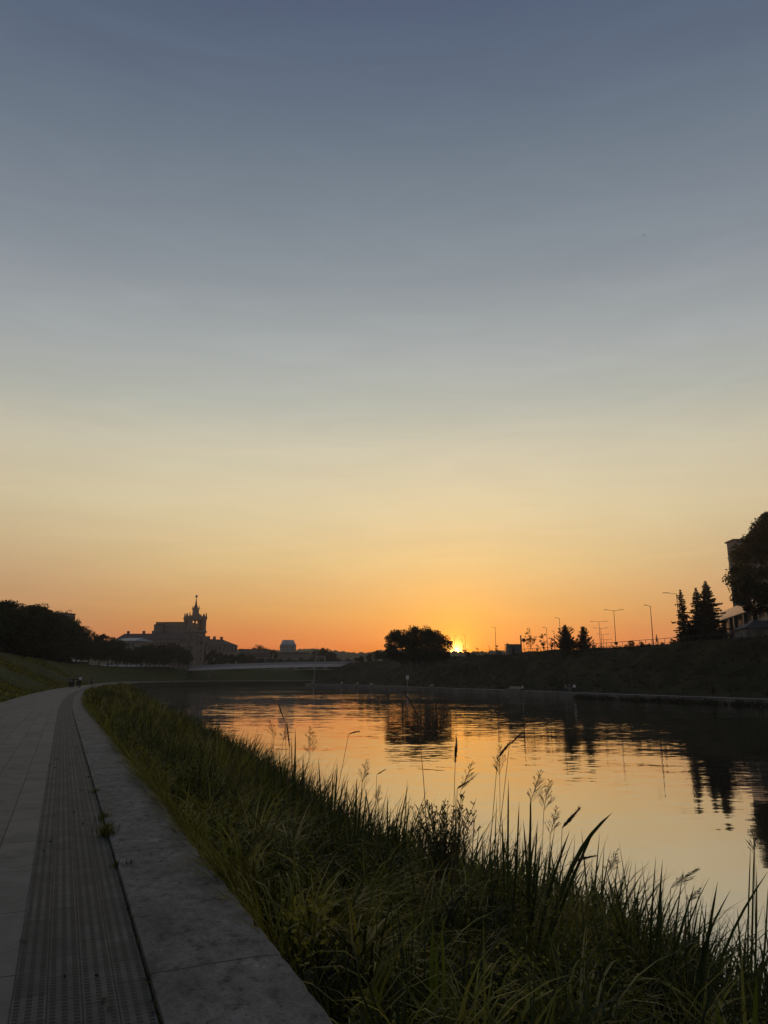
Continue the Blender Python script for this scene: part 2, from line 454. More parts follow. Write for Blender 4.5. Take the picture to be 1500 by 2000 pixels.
def strip(name, mat, curve, nrm, prof, svals=None, kind='structure', i0=0, i1=None, jitter=None):
    """loft the profile [(offset, z), ...] along the curve; uv = (offset, arc length) in metres"""
    i1 = len(curve) if i1 is None else i1
    svals = svals or arc(curve)
    vs, fs, uvs = [], [], []
    m = len(prof)
    for i in range(i0, i1):
        for j, (o, z) in enumerate(prof):
            if jitter: o, z = jitter(svals[i], j, o, z)
            p = curve[i] + nrm[i]*o
            vs.append((p.x, p.y, z)); uvs.append((o, svals[i]))
    for i in range(i1-i0-1):
        for j in range(m-1):
            a = i*m+j
            fs.append((a, a+1, a+m+1, a+m))
    me = bpy.data.meshes.new(name); me.from_pydata(vs, [], fs)
    uvl = me.uv_layers.new(name='UVMap')
    for l in me.loops: uvl.data[l.index].uv = uvs[l.vertex_index]
    for p in me.polygons: p.use_smooth = False
    o = link(name, me, mat)
    # face up
    if me.polygons[0].normal.z < 0: me.flip_normals()
    return tag(o, kind=kind)

def smoothstep(a, b, x):
    t = np.clip((x-a)/(b-a), 0, 1); return t*t*(3-2*t)

def shore(s):
    return np.interp(s, [0, 6, 11, 13, 15.5, 22, 34, 46, 100, 180, 230, 260], [8.2, 7.4, 7.0, 6.3, 5.9, 6.1, 7.2, 7.9, 8.3, 8.0, 4.5, 2.0])
def bankz(s, n):
    t = np.clip((n-1.3)/(shore(s)-1.3), 0, 1.6)
    return -.28 - 1.95*t**.85
WATER_Z = -2.2

# path, tactile strip, ledge
near_end = len(LEFT)
tag(strip('path', M['paving'], LEFT, LEFT_N, [(-3.72,.0),(-2.6,.012),(-1.4,.012),(-.1,.0)], LEFT_S))
tag(strip('tactile_strip', M['tactile'], LEFT, LEFT_N, [(-.1,.003),(.56,.003)], LEFT_S))
def ledge_j(s, j, o, z):
    if j >= 3:
        k = int((s+40)//3.1)
        rr = random.Random(k+3); w = rr.uniform(-.02, .02)
        chip = -.018*max(0, math.sin(s*5.3+1.3*math.sin(s*2.1)) - .8)/.2 - .012*max(0, math.sin(s*17.1+2*math.sin(s*3.7)) - .6)/.4 + .003*math.sin(s*41)
        return o + w + chip, z
    return o, z
strip('concrete_ledge', M['ledge'], LEFT, LEFT_N, [(.569,-.03),(.576,.024),(.95,.034),(1.30,.028),(1.325,.0),(1.33,-.5)], LEFT_S, jitter=ledge_j)
strip('joint_gap', M['mud'], LEFT, LEFT_N, [(.55,-.02),(.59,-.02)], LEFT_S)
# left grass slope and plateau
def lefthill(s, j, o, z):
    if 2 <= j <= 6:
        z += .25*math.sin(s*.11 + j) + .12*math.sin(s*.37+j*2)
    return o, z
strip('grass_slope', M['turf'], LEFT, LEFT_N, [(-3.7,-.02),(-4.2,.06),(-6.5,.9),(-9.5,2.6),(-12.5,4.4),(-14.8,5.5),(-17,6.1),(-22,6.2),(-60,6.3),(-340,6.5)], LEFT_S, jitter=lefthill)
# riverbank under the reeds, and the quay wall further on
def bank_j(s, j, o, z):
    sh = float(shore(s))
    fr = (0, .12, .35, .65, 1.0, 1.5, 2.6)[j]
    n = 1.3 + (sh-1.3)*fr
    return n, (-.28 - 1.95*fr**.85 if fr <= 1.5 else -5.0)
strip('riverbank', M['mud'], LEFT, LEFT_N, [(0,0)]*7, LEFT_S, jitter=bank_j)
# right bank: quay walkway, slope
def righthill(s, j, o, z):
    if 5 <= j <= 8:
        z += .35*math.sin(s*.09 + j*1.3) + .2*math.sin(s*.31+j*2.1)
    return o, z
strip('far_quay_walkway', M['asphalt'], RIGHT, RIGHT_N, [(.35,-1.296),(3.6,-1.296)])
strip('far_bank_slope', M['turf_dark'], RIGHT, RIGHT_N, [(3.55,-1.35),(4.0,-1.2),(6.0,-.3),(8.5,1.4),(11,3.2),(13.5,5.1),(15.5,6.7),(17.2,7.75),(18.6,8.0)], jitter=righthill)
q = strip('far_quay_wall', M['concrete_wall'], RIGHT, RIGHT_N, [(-.02,-4.5),(0,-1.28),(.38,-1.28),(.38,-1.4)])
del q['kind']; tag(q, 'pale concrete quay wall along the foot of the far bank', 'quay wall')
# plateau on the right bank (flat, fills inside the bend)
top = [RIGHT[i] + RIGHT_N[i]*18.5 for i in range(len(RIGHT))]
cut = [p for p in top if not (p.y > 340)]
outer = [Vector((-2, 352, 0)), Vector((30, 372, 0)), Vector((110, 395, 0)), Vector((420, 420, 0)), Vector((420, -60, 0))]
vv = [(p.x, p.y, 8.0) for p in cut + outer]
me = bpy.data.meshes.new('far_bank_plateau'); me.from_pydata(vv, [], [tuple(range(len(vv)))])
bm = bmesh.new(); bm.from_mesh(me); bmesh.ops.triangulate(bm, faces=bm.faces); bmesh.ops.recalc_face_normals(bm, faces=bm.faces)
for f in bm.faces:
    if f.normal.z < 0: f.normal_flip()
bm.to_mesh(me); bm.free()
tag(link('far_bank_plateau', me, M['turf_dark']), kind='structure')
# water and the far ground sheet
me = bpy.data.meshes.new('river'); me.from_pydata([(-160,-80,WATER_Z),(330,-80,WATER_Z),(330,560,WATER_Z),(-160,560,WATER_Z)], [], [(0,1,2,3)])
tag(link('river_water', me, M['water']), kind='structure')
me = bpy.data.meshes.new('ground'); me.from_pydata([(-1100,430,5.4),(1100,430,5.4),(1100,1900,5.4),(-1100,1900,5.4)], [], [(0,1,2,3)])
tag(link('ground', me, M['turf_dark']), kind='structure')
me = bpy.data.meshes.new('river_bed'); me.from_pydata([(-1100,-200,-5.2),(1100,-200,-5.2),(1100,500,-5.2),(-1100,500,-5.2)], [], [(0,1,2,3)])
tag(link('river_bed', me, M['mud']), kind='structure')

# far wooded hills: ridge mesh with tree-top roughness
def hills():
    xs = np.linspace(-900, 700, 420); vs, fs = [], []
    px = 750 + F*xs/1464
    ridge = np.interp(px, [-200, 300, 430, 500, 575, 620, 700, 760, 900, 1100, 1500], [1262, 1262, 1266, 1269, 1272, 1270, 1273, 1271, 1272, 1276, 1278])
    rows = [(1350, 0), (1390, .35), (1430, .7), (1470, .93), (1500, 1.0), (1540, .9)]
    h = np.array([EYE + 1500*math.tan(el(y)) for y in ridge])
    h = h + 2.2*np.sin(xs*.031) + rng.normal(0, 1.0, len(xs)) + 1.5*np.abs(np.sin(xs*.17))
    for Y, k in rows:
        for i, x in enumerate(xs):
            vs.append((x, Y, 5.2 + (h[i]-5.2)*k + (rng.normal(0, .8) if k > 0 else 0)))
    n = len(xs)
    for r in range(len(rows)-1):
        for i in range(n-1):
            fs.append((r*n+i, r*n+i+1, (r+1)*n+i+1, (r+1)*n+i))
    me = bpy.data.meshes.new('hills'); me.from_pydata(vs, [], fs)
    tag(link('hills', me, M['wood_far']), kind='structure')
hills()

# ------------------------------------------------------------------ foliage generators
def leaf_quads(cent, size, g, flat=0.3, aspect=.6):
    """one rhombic leaf per centre"""
    n = len(cent)
    a = g.normal(0, 1, (n, 3)); a[:, 2] *= (1-flat)
    a /= np.linalg.norm(a, axis=1)[:, None]
    b = g.normal(0, 1, (n, 3)); b -= a*np.sum(a*b, 1)[:, None]
    b /= np.linalg.norm(b, axis=1)[:, None]
    sz = size*g.uniform(.6, 1.35, n)[:, None]
    v = np.stack([cent - a*sz*.5, cent + b*sz*aspect*.5, cent + a*sz*.5, cent - b*sz*aspect*.5], 1)
    return v.reshape(-1, 3)

def quads_idx(n):
    return np.arange(n*4).reshape(n, 4)

def crown_centres(g, h0, h1, rx, n_clump, shape='round'):
    cl = []
    while len(cl) < n_clump:
        p = g.uniform(-1, 1, 3); r = np.linalg.norm(p)
        if r > 1 or r < .35: continue
        if shape == 'round': k = 1.0
        elif shape == 'egg': k = 1.0 if p[2] < 0 else 1 - .35*p[2]
        elif shape == 'full':
            p = np.sign(p)*np.abs(p)**.75; k = 1.0
        elif shape == 'heavy':
            p = np.sign(p)*np.abs(p)**.75; k = 1.0 if p[2] < -.1 else 1 - .68*(p[2]+.1)/1.1
        z = h0 + (h1-h0)*(p[2]*.5+.5)
        cl.append((p[0]*rx*k, p[1]*rx*k, z))
    return np.array(cl)

def make_tree_meshes(key, h, rx, bottom, n_clump, n_leaf, leaf, seed, shape='round', mat='leaf', csize=.26, trunk_r=None):
    g = np.random.default_rng(seed)
    cl = crown_centres(g, bottom + rx*.15, h - rx*.12, rx*.84, n_clump, shape)
    per = g.integers(0, n_clump, n_leaf)
    rad = rx*csize*g.uniform(.6, 1.35, n_clump)
    off = g.normal(0, 1, (n_leaf, 3)); off /= np.linalg.norm(off, axis=1)[:, None]
    off *= (g.uniform(0, 1, n_leaf)**.45)[:, None]
    off[:, 2] *= .75
    c = cl[per] + off*rad[per][:, None]
    # stray outer sprays
    k = int(n_leaf*.03); c[:k] += g.normal(0, min(.3, rad.mean()*.4), (k, 3))
    v = leaf_quads(c, leaf, g)
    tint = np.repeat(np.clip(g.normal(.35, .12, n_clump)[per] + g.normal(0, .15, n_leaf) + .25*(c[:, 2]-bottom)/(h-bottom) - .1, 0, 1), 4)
    crown = mesh_np(key+'_crown', v, quads_idx(n_leaf), tint)
    crown.materials.append(M[mat])
    tr = MB(); r0 = trunk_r or h*.022
    zt = bottom + (h-bottom)*.6
    lean = g.normal(0, .015*h, 2)
    tr.tube([(0,0,-.8), (0,0,.3), (lean[0]*.3, lean[1]*.3, bottom), (lean[0], lean[1], zt)], [r0*1.5, r0*1.1, r0*.85, r0*.3], 7)
    for i in g.choice(n_clump, min(11, n_clump), replace=False):
        st = g.uniform(.45, .95)*bottom + .2*(zt-bottom)*g.uniform(0, 2)
        st = max(st, bottom*.6)
        e = cl[i]; a = np.array([0, 0, st]); mid = a*.5 + e*.5 + np.array([0, 0, -.06*h*g.uniform(0, 1)])
        tr.tube([a, mid, e], [r0*.45, r0*.28, r0*.08], 5)
    trunk = tr.mesh(key+'_trunk'); trunk.materials.append(M['bark'])
    return trunk, crown

PROTO = {}
def proto(key, **kw):
    PROTO[key] = make_tree_meshes(key, **kw)
proto('broad_a', h=11, rx=4.9, bottom=1.6, n_clump=58, n_leaf=7500, leaf=.42, seed=1)
proto('broad_b', h=11, rx=4.4, bottom=1.2, n_clump=50, n_leaf=7000, leaf=.42, seed=2, shape='egg')
proto('broad_c', h=11, rx=5.4, bottom=2.0, n_clump=66, n_leaf=8000, leaf=.42, seed=3)
proto('lime_d', h=10, rx=3.5, bottom=1.4, n_clump=42, n_leaf=5500, leaf=.4, seed=4, shape='egg')
proto('oak_a', h=11, rx=5.4, bottom=.2, n_clump=110, n_leaf=17000, leaf=.42, seed=21, csize=.25, shape='full')
proto('oak_b', h=12, rx=5.2, bottom=.2, n_clump=110, n_leaf=17000, leaf=.42, seed=22, csize=.25, shape='full')
proto('big', h=22.0, rx=9.6, bottom=2.6, n_clump=270, n_leaf=48000, leaf=.42, seed=31, csize=.15, shape='heavy')
proto('bush', h=3.0, rx=1.9, bottom=.1, n_clump=24, n_leaf=1800, leaf=.26, seed=41, mat='scrub')
proto('birch', h=6.2, rx=1.55, bottom=1.0, n_clump=34, n_leaf=900, leaf=.22, seed=51, shape='egg', csize=.26, trunk_r=.06)
proto('sapling', h=4.0, rx=.75, bottom=.9, n_clump=16, n_leaf=420, leaf=.2, seed=52, csize=.4, trunk_r=.035)

def tree(key, loc, label, cat='tree', group=None, sc=1.0, rz=None, name='broadleaf_tree', sz=None):
    t, c = PROTO[key]
    o = empty(name, loc, label, cat, group, rz if rz is not None else random.uniform(0, 6.28), sc)
    if sz: o.scale = (sc, sc, sc*sz)
    link('trunk', t, None, o); link('crown', c, None, o)
    return o

# conifers
def make_conifer(key, h, r, seed, layers, droop=.35, dens=1.0, bare=.04, leaf=.34, taper=1.0):
    g = np.random.default_rng(seed)
    cs, dirs = [], []
    br = MB()
    br.tube([(0,0,-.6), (0,0,h*.5), (0,0,h)], [h*.018, h*.011, .015], 6)
    for i in range(layers):
        t = i/(layers-1)
        z = h*(bare + (1-bare)*t)
        R_ = r*((1-t)**taper)*g.uniform(.62, 1.2) + .1
        nb = max(4, int(g.integers(6, 9)*(1-.35*t)))
        a0 = g.uniform(0, 6.28)
        for b in range(nb):
            a = a0 + 6.283*b/nb + g.normal(0, .18)
            L = R_*g.uniform(.55, 1.25)
            m = max(3, int(L*9*dens))
            u = g.uniform(.05, 1, m)
            # arched branch: falls and lifts slightly at its tip
            x = L*u; zz = z - droop*L*u + .22*L*u**3
            w = .16*L*(1-u)+.07
            k = 3
            for j in range(k):
                side = g.normal(0, 1, m)*w
                cx = x*math.cos(a) - side*math.sin(a); cy = x*math.sin(a) + side*math.cos(a)
                cs.append(np.stack([cx, cy, zz - np.abs(g.normal(0, .07, m))], 1))
            br.tube([(0,0,z), (L*.55*math.cos(a), L*.55*math.sin(a), z-droop*.5*L), (L*math.cos(a), L*math.sin(a), z-(droop-.22)*L)], [.035, .02, .006], 3)
    c = np.concatenate(cs)
    v = leaf_quads(c, leaf, g, .2, .38)
    tint = np.repeat(np.clip(g.normal(.4, .2, len(c)), 0, 1), 4)
    me = mesh_np(key+'_crown', v, quads_idx(len(c)), tint); me.materials.append(M['needle'])
    tr = br.mesh(key+'_trunk'); tr.materials.append(M['bark'])
    PROTO[key] = (tr, me)
make_conifer('spruce_thin', 10.5, 2.5, 61, 26, .45, 1.3, .04, .45, .75)
make_conifer('spruce_mid', 11.0, 3.1, 62, 28, .4, 2.2, .04, .45, .7)
make_conifer('spruce_full', 12.2, 4.2, 63, 34, .35, 2.4, .04, .45, .72)
make_conifer('cypress_a', 5.9, 2.7, 64, 20, -.35, 2.0, .0, .36, .55)
make_conifer('cypress_b', 5.5, 2.3, 65, 18, -.35, 2.0, .0, .36, .55)

ORD = ['first','second','third','fourth','fifth','sixth','seventh','eighth','ninth','tenth','eleventh','twelfth','thirteenth','fourteenth','fifteenth','sixteenth','seventeenth','eighteenth','nineteenth','twentieth','twenty-first','twenty-second','twenty-third','twenty-fourth','twenty-fifth','twenty-sixth','twenty-seventh','twenty-eighth','twenty-ninth','thirtieth']

# ------------------------------------------------------------------ left bank: tree rows
kinds = ['broad_a', 'broad_b', 'broad_c']
row = []
s0 = 128; k_ = 0
while s0 < 336:
    row.append((s0, -19 + random.uniform(-1.5, 1.5)))
    s0 += random.uniform(7.6, 9.4)
def px_of(p):
    return 750 + F*p.x/(p.y*math.cos(PITCH) + (p.z-EYE)*math.sin(PITCH))
def row_h(p, k=1.0):
    y = np.interp(px_of(p), [-40,0,30,50,75,100,130,146,158,200,225,260], [1160,1168,1176,1169,1181,1189,1200,1216,1235,1232,1244,1260])
    return (EYE + p.y*math.tan(el(float(y))) - p.z)*k
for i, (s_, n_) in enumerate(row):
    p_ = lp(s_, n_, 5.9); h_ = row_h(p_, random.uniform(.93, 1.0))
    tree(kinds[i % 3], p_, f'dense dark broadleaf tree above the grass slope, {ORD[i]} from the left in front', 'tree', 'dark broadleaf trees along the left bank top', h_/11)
s0 = 132; i = 0
while s0 < 300:
    p_ = lp(s0, -29 + random.uniform(-2, 2), 6.1)
    h_ = row_h(p_, random.uniform(.86, 1.0))
    tree(kinds[(i+1) % 3], p_, f'tall dark broadleaf tree, {ORD[i]} from the left of those behind the front row', 'tree', 'dark broadleaf trees along the left bank top', h_/11)
    s0 += random.uniform(11, 14); i += 1
# low shrubs hiding the trunks at the left of the row
for i, (s_, n_) in enumerate([(158,-15.6),(170,-15.2),(182,-15.4),(194,-15.0),(206,-15.2),(218,-15.4),(231,-15.6),(244,-15.5)]):
    tree('bush', lp(s_, n_, 5.2), f'low dark bush at the upper edge of the grass slope, {ORD[i]} from the left', 'bush', 'bushes under the left trees', random.uniform(1.2, 1.8), name='bush')
# second stretch, by the tower building: more open, trunks visible
px_list = [(256,330,.62,'lime_d'),(276,338,.98,'lime_d'),(292,340,1.0,'broad_b'),(312,345,1.08,'lime_d'),(330,348,1.06,'broad_a'),(350,352,1.0,'lime_d'),(366,356,.85,'lime_d'),
           (414,378,.86,'broad_b'),(432,384,.78,'broad_a'),(452,392,.76,'lime_d'),(470,398,.78,'broad_c'),(490,404,.72,'broad_a')]
for i_, px_ in enumerate([247, 266, 284, 301, 321, 340, 358]): px_list.insert(i_, (px_, 322 + i_*4, .74 + .1*(i_ % 3), kinds[i_ % 3]))
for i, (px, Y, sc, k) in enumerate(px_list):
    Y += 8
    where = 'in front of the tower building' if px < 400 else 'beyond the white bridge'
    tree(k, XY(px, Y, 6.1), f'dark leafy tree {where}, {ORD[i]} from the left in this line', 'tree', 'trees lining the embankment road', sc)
# trees behind the bridge
k2 = 0
for px, Y, top_y in [(508,470,1284),(526,470,1284),(546,478,1285),(566,480,1284),(588,478,1283),(605,485,1285),(625,482,1283),(645,470,1284),(663,470,1286),(680,480,1285),(697,460,1283)]:
    zt = EYE + Y*math.tan(el(top_y)); h = zt - 5.4
    tree(kinds[k2 % 3], XY(px, Y, 5.4), f'small dark tree behind the white bridge, {ORD[k2]} from the left', 'tree', 'trees behind the footbridge', h/11, sz=1.0)
    k2 += 1
for i, (px, Y, top_y, sc) in enumerate([(504,520,1259,1.0),(532,540,1267,.9),(634,520,1264,1.0),(622,540,1268,1.0),(650,560,1274,1.0)]):
    zt = EYE + Y*math.tan(el(top_y)); h = zt - 5.4
    tree(kinds[i % 3], XY(px, Y, 5.4), ['round tree rising above the low pale building', 'small tree left of the drum shaped building', 'dark pointed clump of tree just right of the leaning mast', 'dark tree behind the top of the leaning mast', 'distant tree right of the leaning mast against the hills'][i], 'tree', None, h/11)
for i, (px, Y, top_y) in enumerate([(706,345,1281),(722,340,1276),(738,332,1270),(752,318,1273)]):
    zt = EYE + Y*math.tan(el(top_y)); h = zt - 7.4
    tree(kinds[i % 3], XY(px, Y, 7.6), f'dark tree on the far bank left of the big crowns, {ORD[i]} from the left', 'tree', 'trees by the right end of the bridge', h/11)

# ------------------------------------------------------------------ right bank trees
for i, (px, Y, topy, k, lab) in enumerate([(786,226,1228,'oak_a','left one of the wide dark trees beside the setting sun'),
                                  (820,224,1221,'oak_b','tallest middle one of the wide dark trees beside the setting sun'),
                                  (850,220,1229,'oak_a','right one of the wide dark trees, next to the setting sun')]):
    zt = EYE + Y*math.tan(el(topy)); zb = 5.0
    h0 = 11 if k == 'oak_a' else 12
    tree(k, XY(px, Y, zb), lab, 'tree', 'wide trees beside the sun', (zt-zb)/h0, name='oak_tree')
tree('big', XY(1533, 124, 8.0), 'huge broadleaf tree at the right edge, in front of the tower block', 'tree', None, 1.0, 1.2, 'broadleaf_tree')
for key, px, Y, topy, h0, lab in [('spruce_thin',1333,150,1153,10.5,'thin open spruce, leftmost of the three by the lamp arm'),
                                  ('spruce_mid',1364,151,1149,11.0,'middle spruce of the three on the bank, half hidden'),
                                  ('spruce_full',1384,149,1136,12.2,'tallest and fullest spruce, rightmost of the three')]:
    zt = EYE + Y*math.tan(el(topy))
    tree(key, XY(px+5, Y, 7.9), lab, 'tree', 'spruces on the far bank', (zt-7.9)/h0, name='spruce_tree')
for key, px, Y, topy, h0, lab in [('cypress_a',1106,180,1221,5.9,'larger of the two rounded dark conifers behind the railing'),
                                  ('cypress_b',1141,178,1224,5.5,'smaller right hand one of the two rounded conifers behind the railing')]:
    zt = EYE + Y*math.tan(el(topy))
    tree(key, XY(px, Y, 7.9), lab, 'tree', 'rounded conifers on the far bank', (zt-7.9)/h0, name='conifer_tree')
for key, px, Y, topy, h0, lab in [('birch',1037,200,1224,6.2,'airy young birch with see through crown by the metal box'),
                                  ('sapling',1062,200,1232,4.0,'narrow young tree between the birch and the bent lamp post'),
                                  ('sapling',1078,197,1240,4.0,'sparse young tree just left of the larger rounded conifer'),
                                  ('sapling',1050,203,1256,4.0,'tiny sapling at the right foot of the birch'),
                                  ('sapling',970,220,1256,4.0,'thin sapling at the foot of a lamp post right of the sun'),
                                  ('sapling',990,214,1252,4.0,'scraggly sapling at the left side of the metal box'),
                                  ('sapling',932,232,1262,4.0,'thin twiggy sapling right of the setting sun'),
                                  ('birch',908,240,1258,6.2,'small bushy tree touching the setting sun on its right')]:
    zt = EYE + Y*math.tan(el(topy))
    tree(key, XY(px, Y, 7.8), lab, 'tree', None, (zt-7.8)/h0, name='young_tree')
for px, Y, sc, lab in [(1352,148,1.4,'dark bush filling the gap under the thin spruce'),(1370,147,1.5,'dark bush at the foot of the tall spruces'),(1398,146,1.15,'dark bush at the right foot of the spruces'),
                  (1421,141,.9,'small bush in front of the sunlit building'),(1316,150,.5,'low clump of weeds at the railing left of the spruces'),
                  (1234,153,.45,'low weed clump on the bank edge by the walker'),(1254,152,.35,'smaller weed clump right of the other by the walker'),
                  (852,228,.75,'round bush under the right wide tree by the sun'),(915,232,.6,'low round bush just right of the sun'),(925,236,.5,'low bush on the ridge beyond the sun'),
                  (1000,212,.6,'bush at the foot of the metal box'),(1122,178,.9,'bush joining the two rounded conifers'),(1160,176,.5,'low bush at the right of the rounded conifers'),
                  (975,220,.45,'low bush on the ridge by the railing end')]:
    tree('bush', XY(px, Y, 7.7), lab, 'bush', 'bushes along the far bank top', sc, name='bush')

# ------------------------------------------------------------------ scrub on the banks (stuff)
def scrub(name, curve, nrm, off0, off1, i_rng, n_clump, n_leaf, leaf, zfun, seed, rad=(.3, 1.1), mat='scrub'):
    g = np.random.default_rng(seed)
    cx = np.array([p.x for p in curve]); cy = np.array([p.y for p in curve])
    nx = np.array([p.x for p in nrm]); ny = np.array([p.y for p in nrm])
    t = g.uniform(i_rng[0], i_rng[1]-1.01, n_clump); ii = np.arange(len(curve))
    o = g.uniform(off0, off1, n_clump)
    X = np.interp(t, ii, cx) + o*np.interp(t, ii, nx); Y = np.interp(t, ii, cy) + o*np.interp(t, ii, ny)
    Z = zfun(o)
    rd = g.uniform(*rad, n_clump)*g.uniform(.5, 1, n_clump)
    per = g.integers(0, n_clump, n_leaf)
    off = g.normal(0, .5, (n_leaf, 3)); off[:, 2] = np.abs(off[:, 2])*.8
    c = np.stack([X[per], Y[per], Z[per]], 1) + off*rd[per][:, None]
    v = leaf_quads(c, leaf, g)
    tint = np.repeat(np.clip(g.normal(.42, .2, n_clump)[per] + g.normal(0, .12, n_leaf), 0, 1), 4)
    me = mesh_np(name, v, quads_idx(n_leaf), tint)
    return tag(link(name, me, M[mat]), kind='stuff')
zr = lambda o: np.interp(o, [3.55,4,6,8.5,11,13.5,15.5,17.2,18.6,40], [-1.3,-1.2,-.3,1.4,3.2,5.1,6.7,7.75,8.0,8.0])
sc_ = scrub('bank_undergrowth', RIGHT, RIGHT_N, 4.3, 19.5, (20, len(RIGHT)-24), 2600, 42000, .32, zr, 5)
tag(sc_, 'rough dark undergrowth covering the far bank slope', 'undergrowth')
sc_ = scrub('waterside_reeds', RIGHT, RIGHT_N, -1.0, .2, (14, 53), 420, 15000, .3, lambda o: np.full_like(o, -2.2), 6, (.5, 1.1))
tag(sc_, 'dark weeds growing at the foot of the far quay wall', 'reeds')

# ------------------------------------------------------------------ blades of grass (stuff)
def blades(n, base, h, w, lean, kappa, g, segs=3, az=None):
    az = g.uniform(0, 2*np.pi, n) if az is None else az
    d = np.stack([np.cos(az), np.sin(az), np.zeros(n)], 1)
    tw = az + np.pi/2 + g.normal(0, .6, n)
    side = np.stack([np.cos(tw), np.sin(tw), np.zeros(n)], 1)
    p = base.copy(); rows = []
    prof = [1.0, .95, .7, .05] if segs == 3 else [.8, 1.0, .95, .75, .45, .04]
    th = lean.copy(); L = h/segs
    rows.append((p.copy(), prof[0]))
    for k in range(segs):
        p = p + (d*np.sin(th)[:, None] + np.array([0, 0, 1])*np.cos(th)[:, None])*L[:, None]
        rows.append((p.copy(), prof[k+1])); th = th + kappa/segs
    vs = []
    for q_, pw in rows:
        s_ = side*(w*pw*.5)[:, None]
        vs.append(q_ - s_); vs.append(q_ + s_)
    V = np.stack(vs, 1)                       # n, 2(segs+1), 3
    m = 2*(segs+1)
    f = np.array([[2*k, 2*k+1, 2*k+3, 2*k+2] for k in range(segs)])
    Fc = (np.arange(n)[:, None, None]*m + f[None]).reshape(-1, 4)
    return V.reshape(-1, 3), Fc, m

class Grass:
    def __init__(s): s.V = []; s.F = []; s.T = []; s.o = 0
    def add(s, V, Fc, m, tint):
        s.V.append(V); s.F.append(Fc + s.o); s.o += len(V); s.T.append(np.repeat(tint, m))
    def build(s, name, mat, label, cat):
        me = mesh_np(name, np.concatenate(s.V), np.concatenate(s.F), np.concatenate(s.T), True)
        return tag(link(name, me, mat), label, cat, kind='stuff')

def patch_noise(x, y, g_seed, scale):
    r_ = np.random.default_rng(g_seed); v = 0
    for k in range(5):
        a = r_.uniform(0, 6.28); f = r_.uniform(.5, 1.6)/scale
        v = v + np.sin((x*math.cos(a)+y*math.sin(a))*f*6.28 + r_.uniform(0, 6.28))
    return v/5

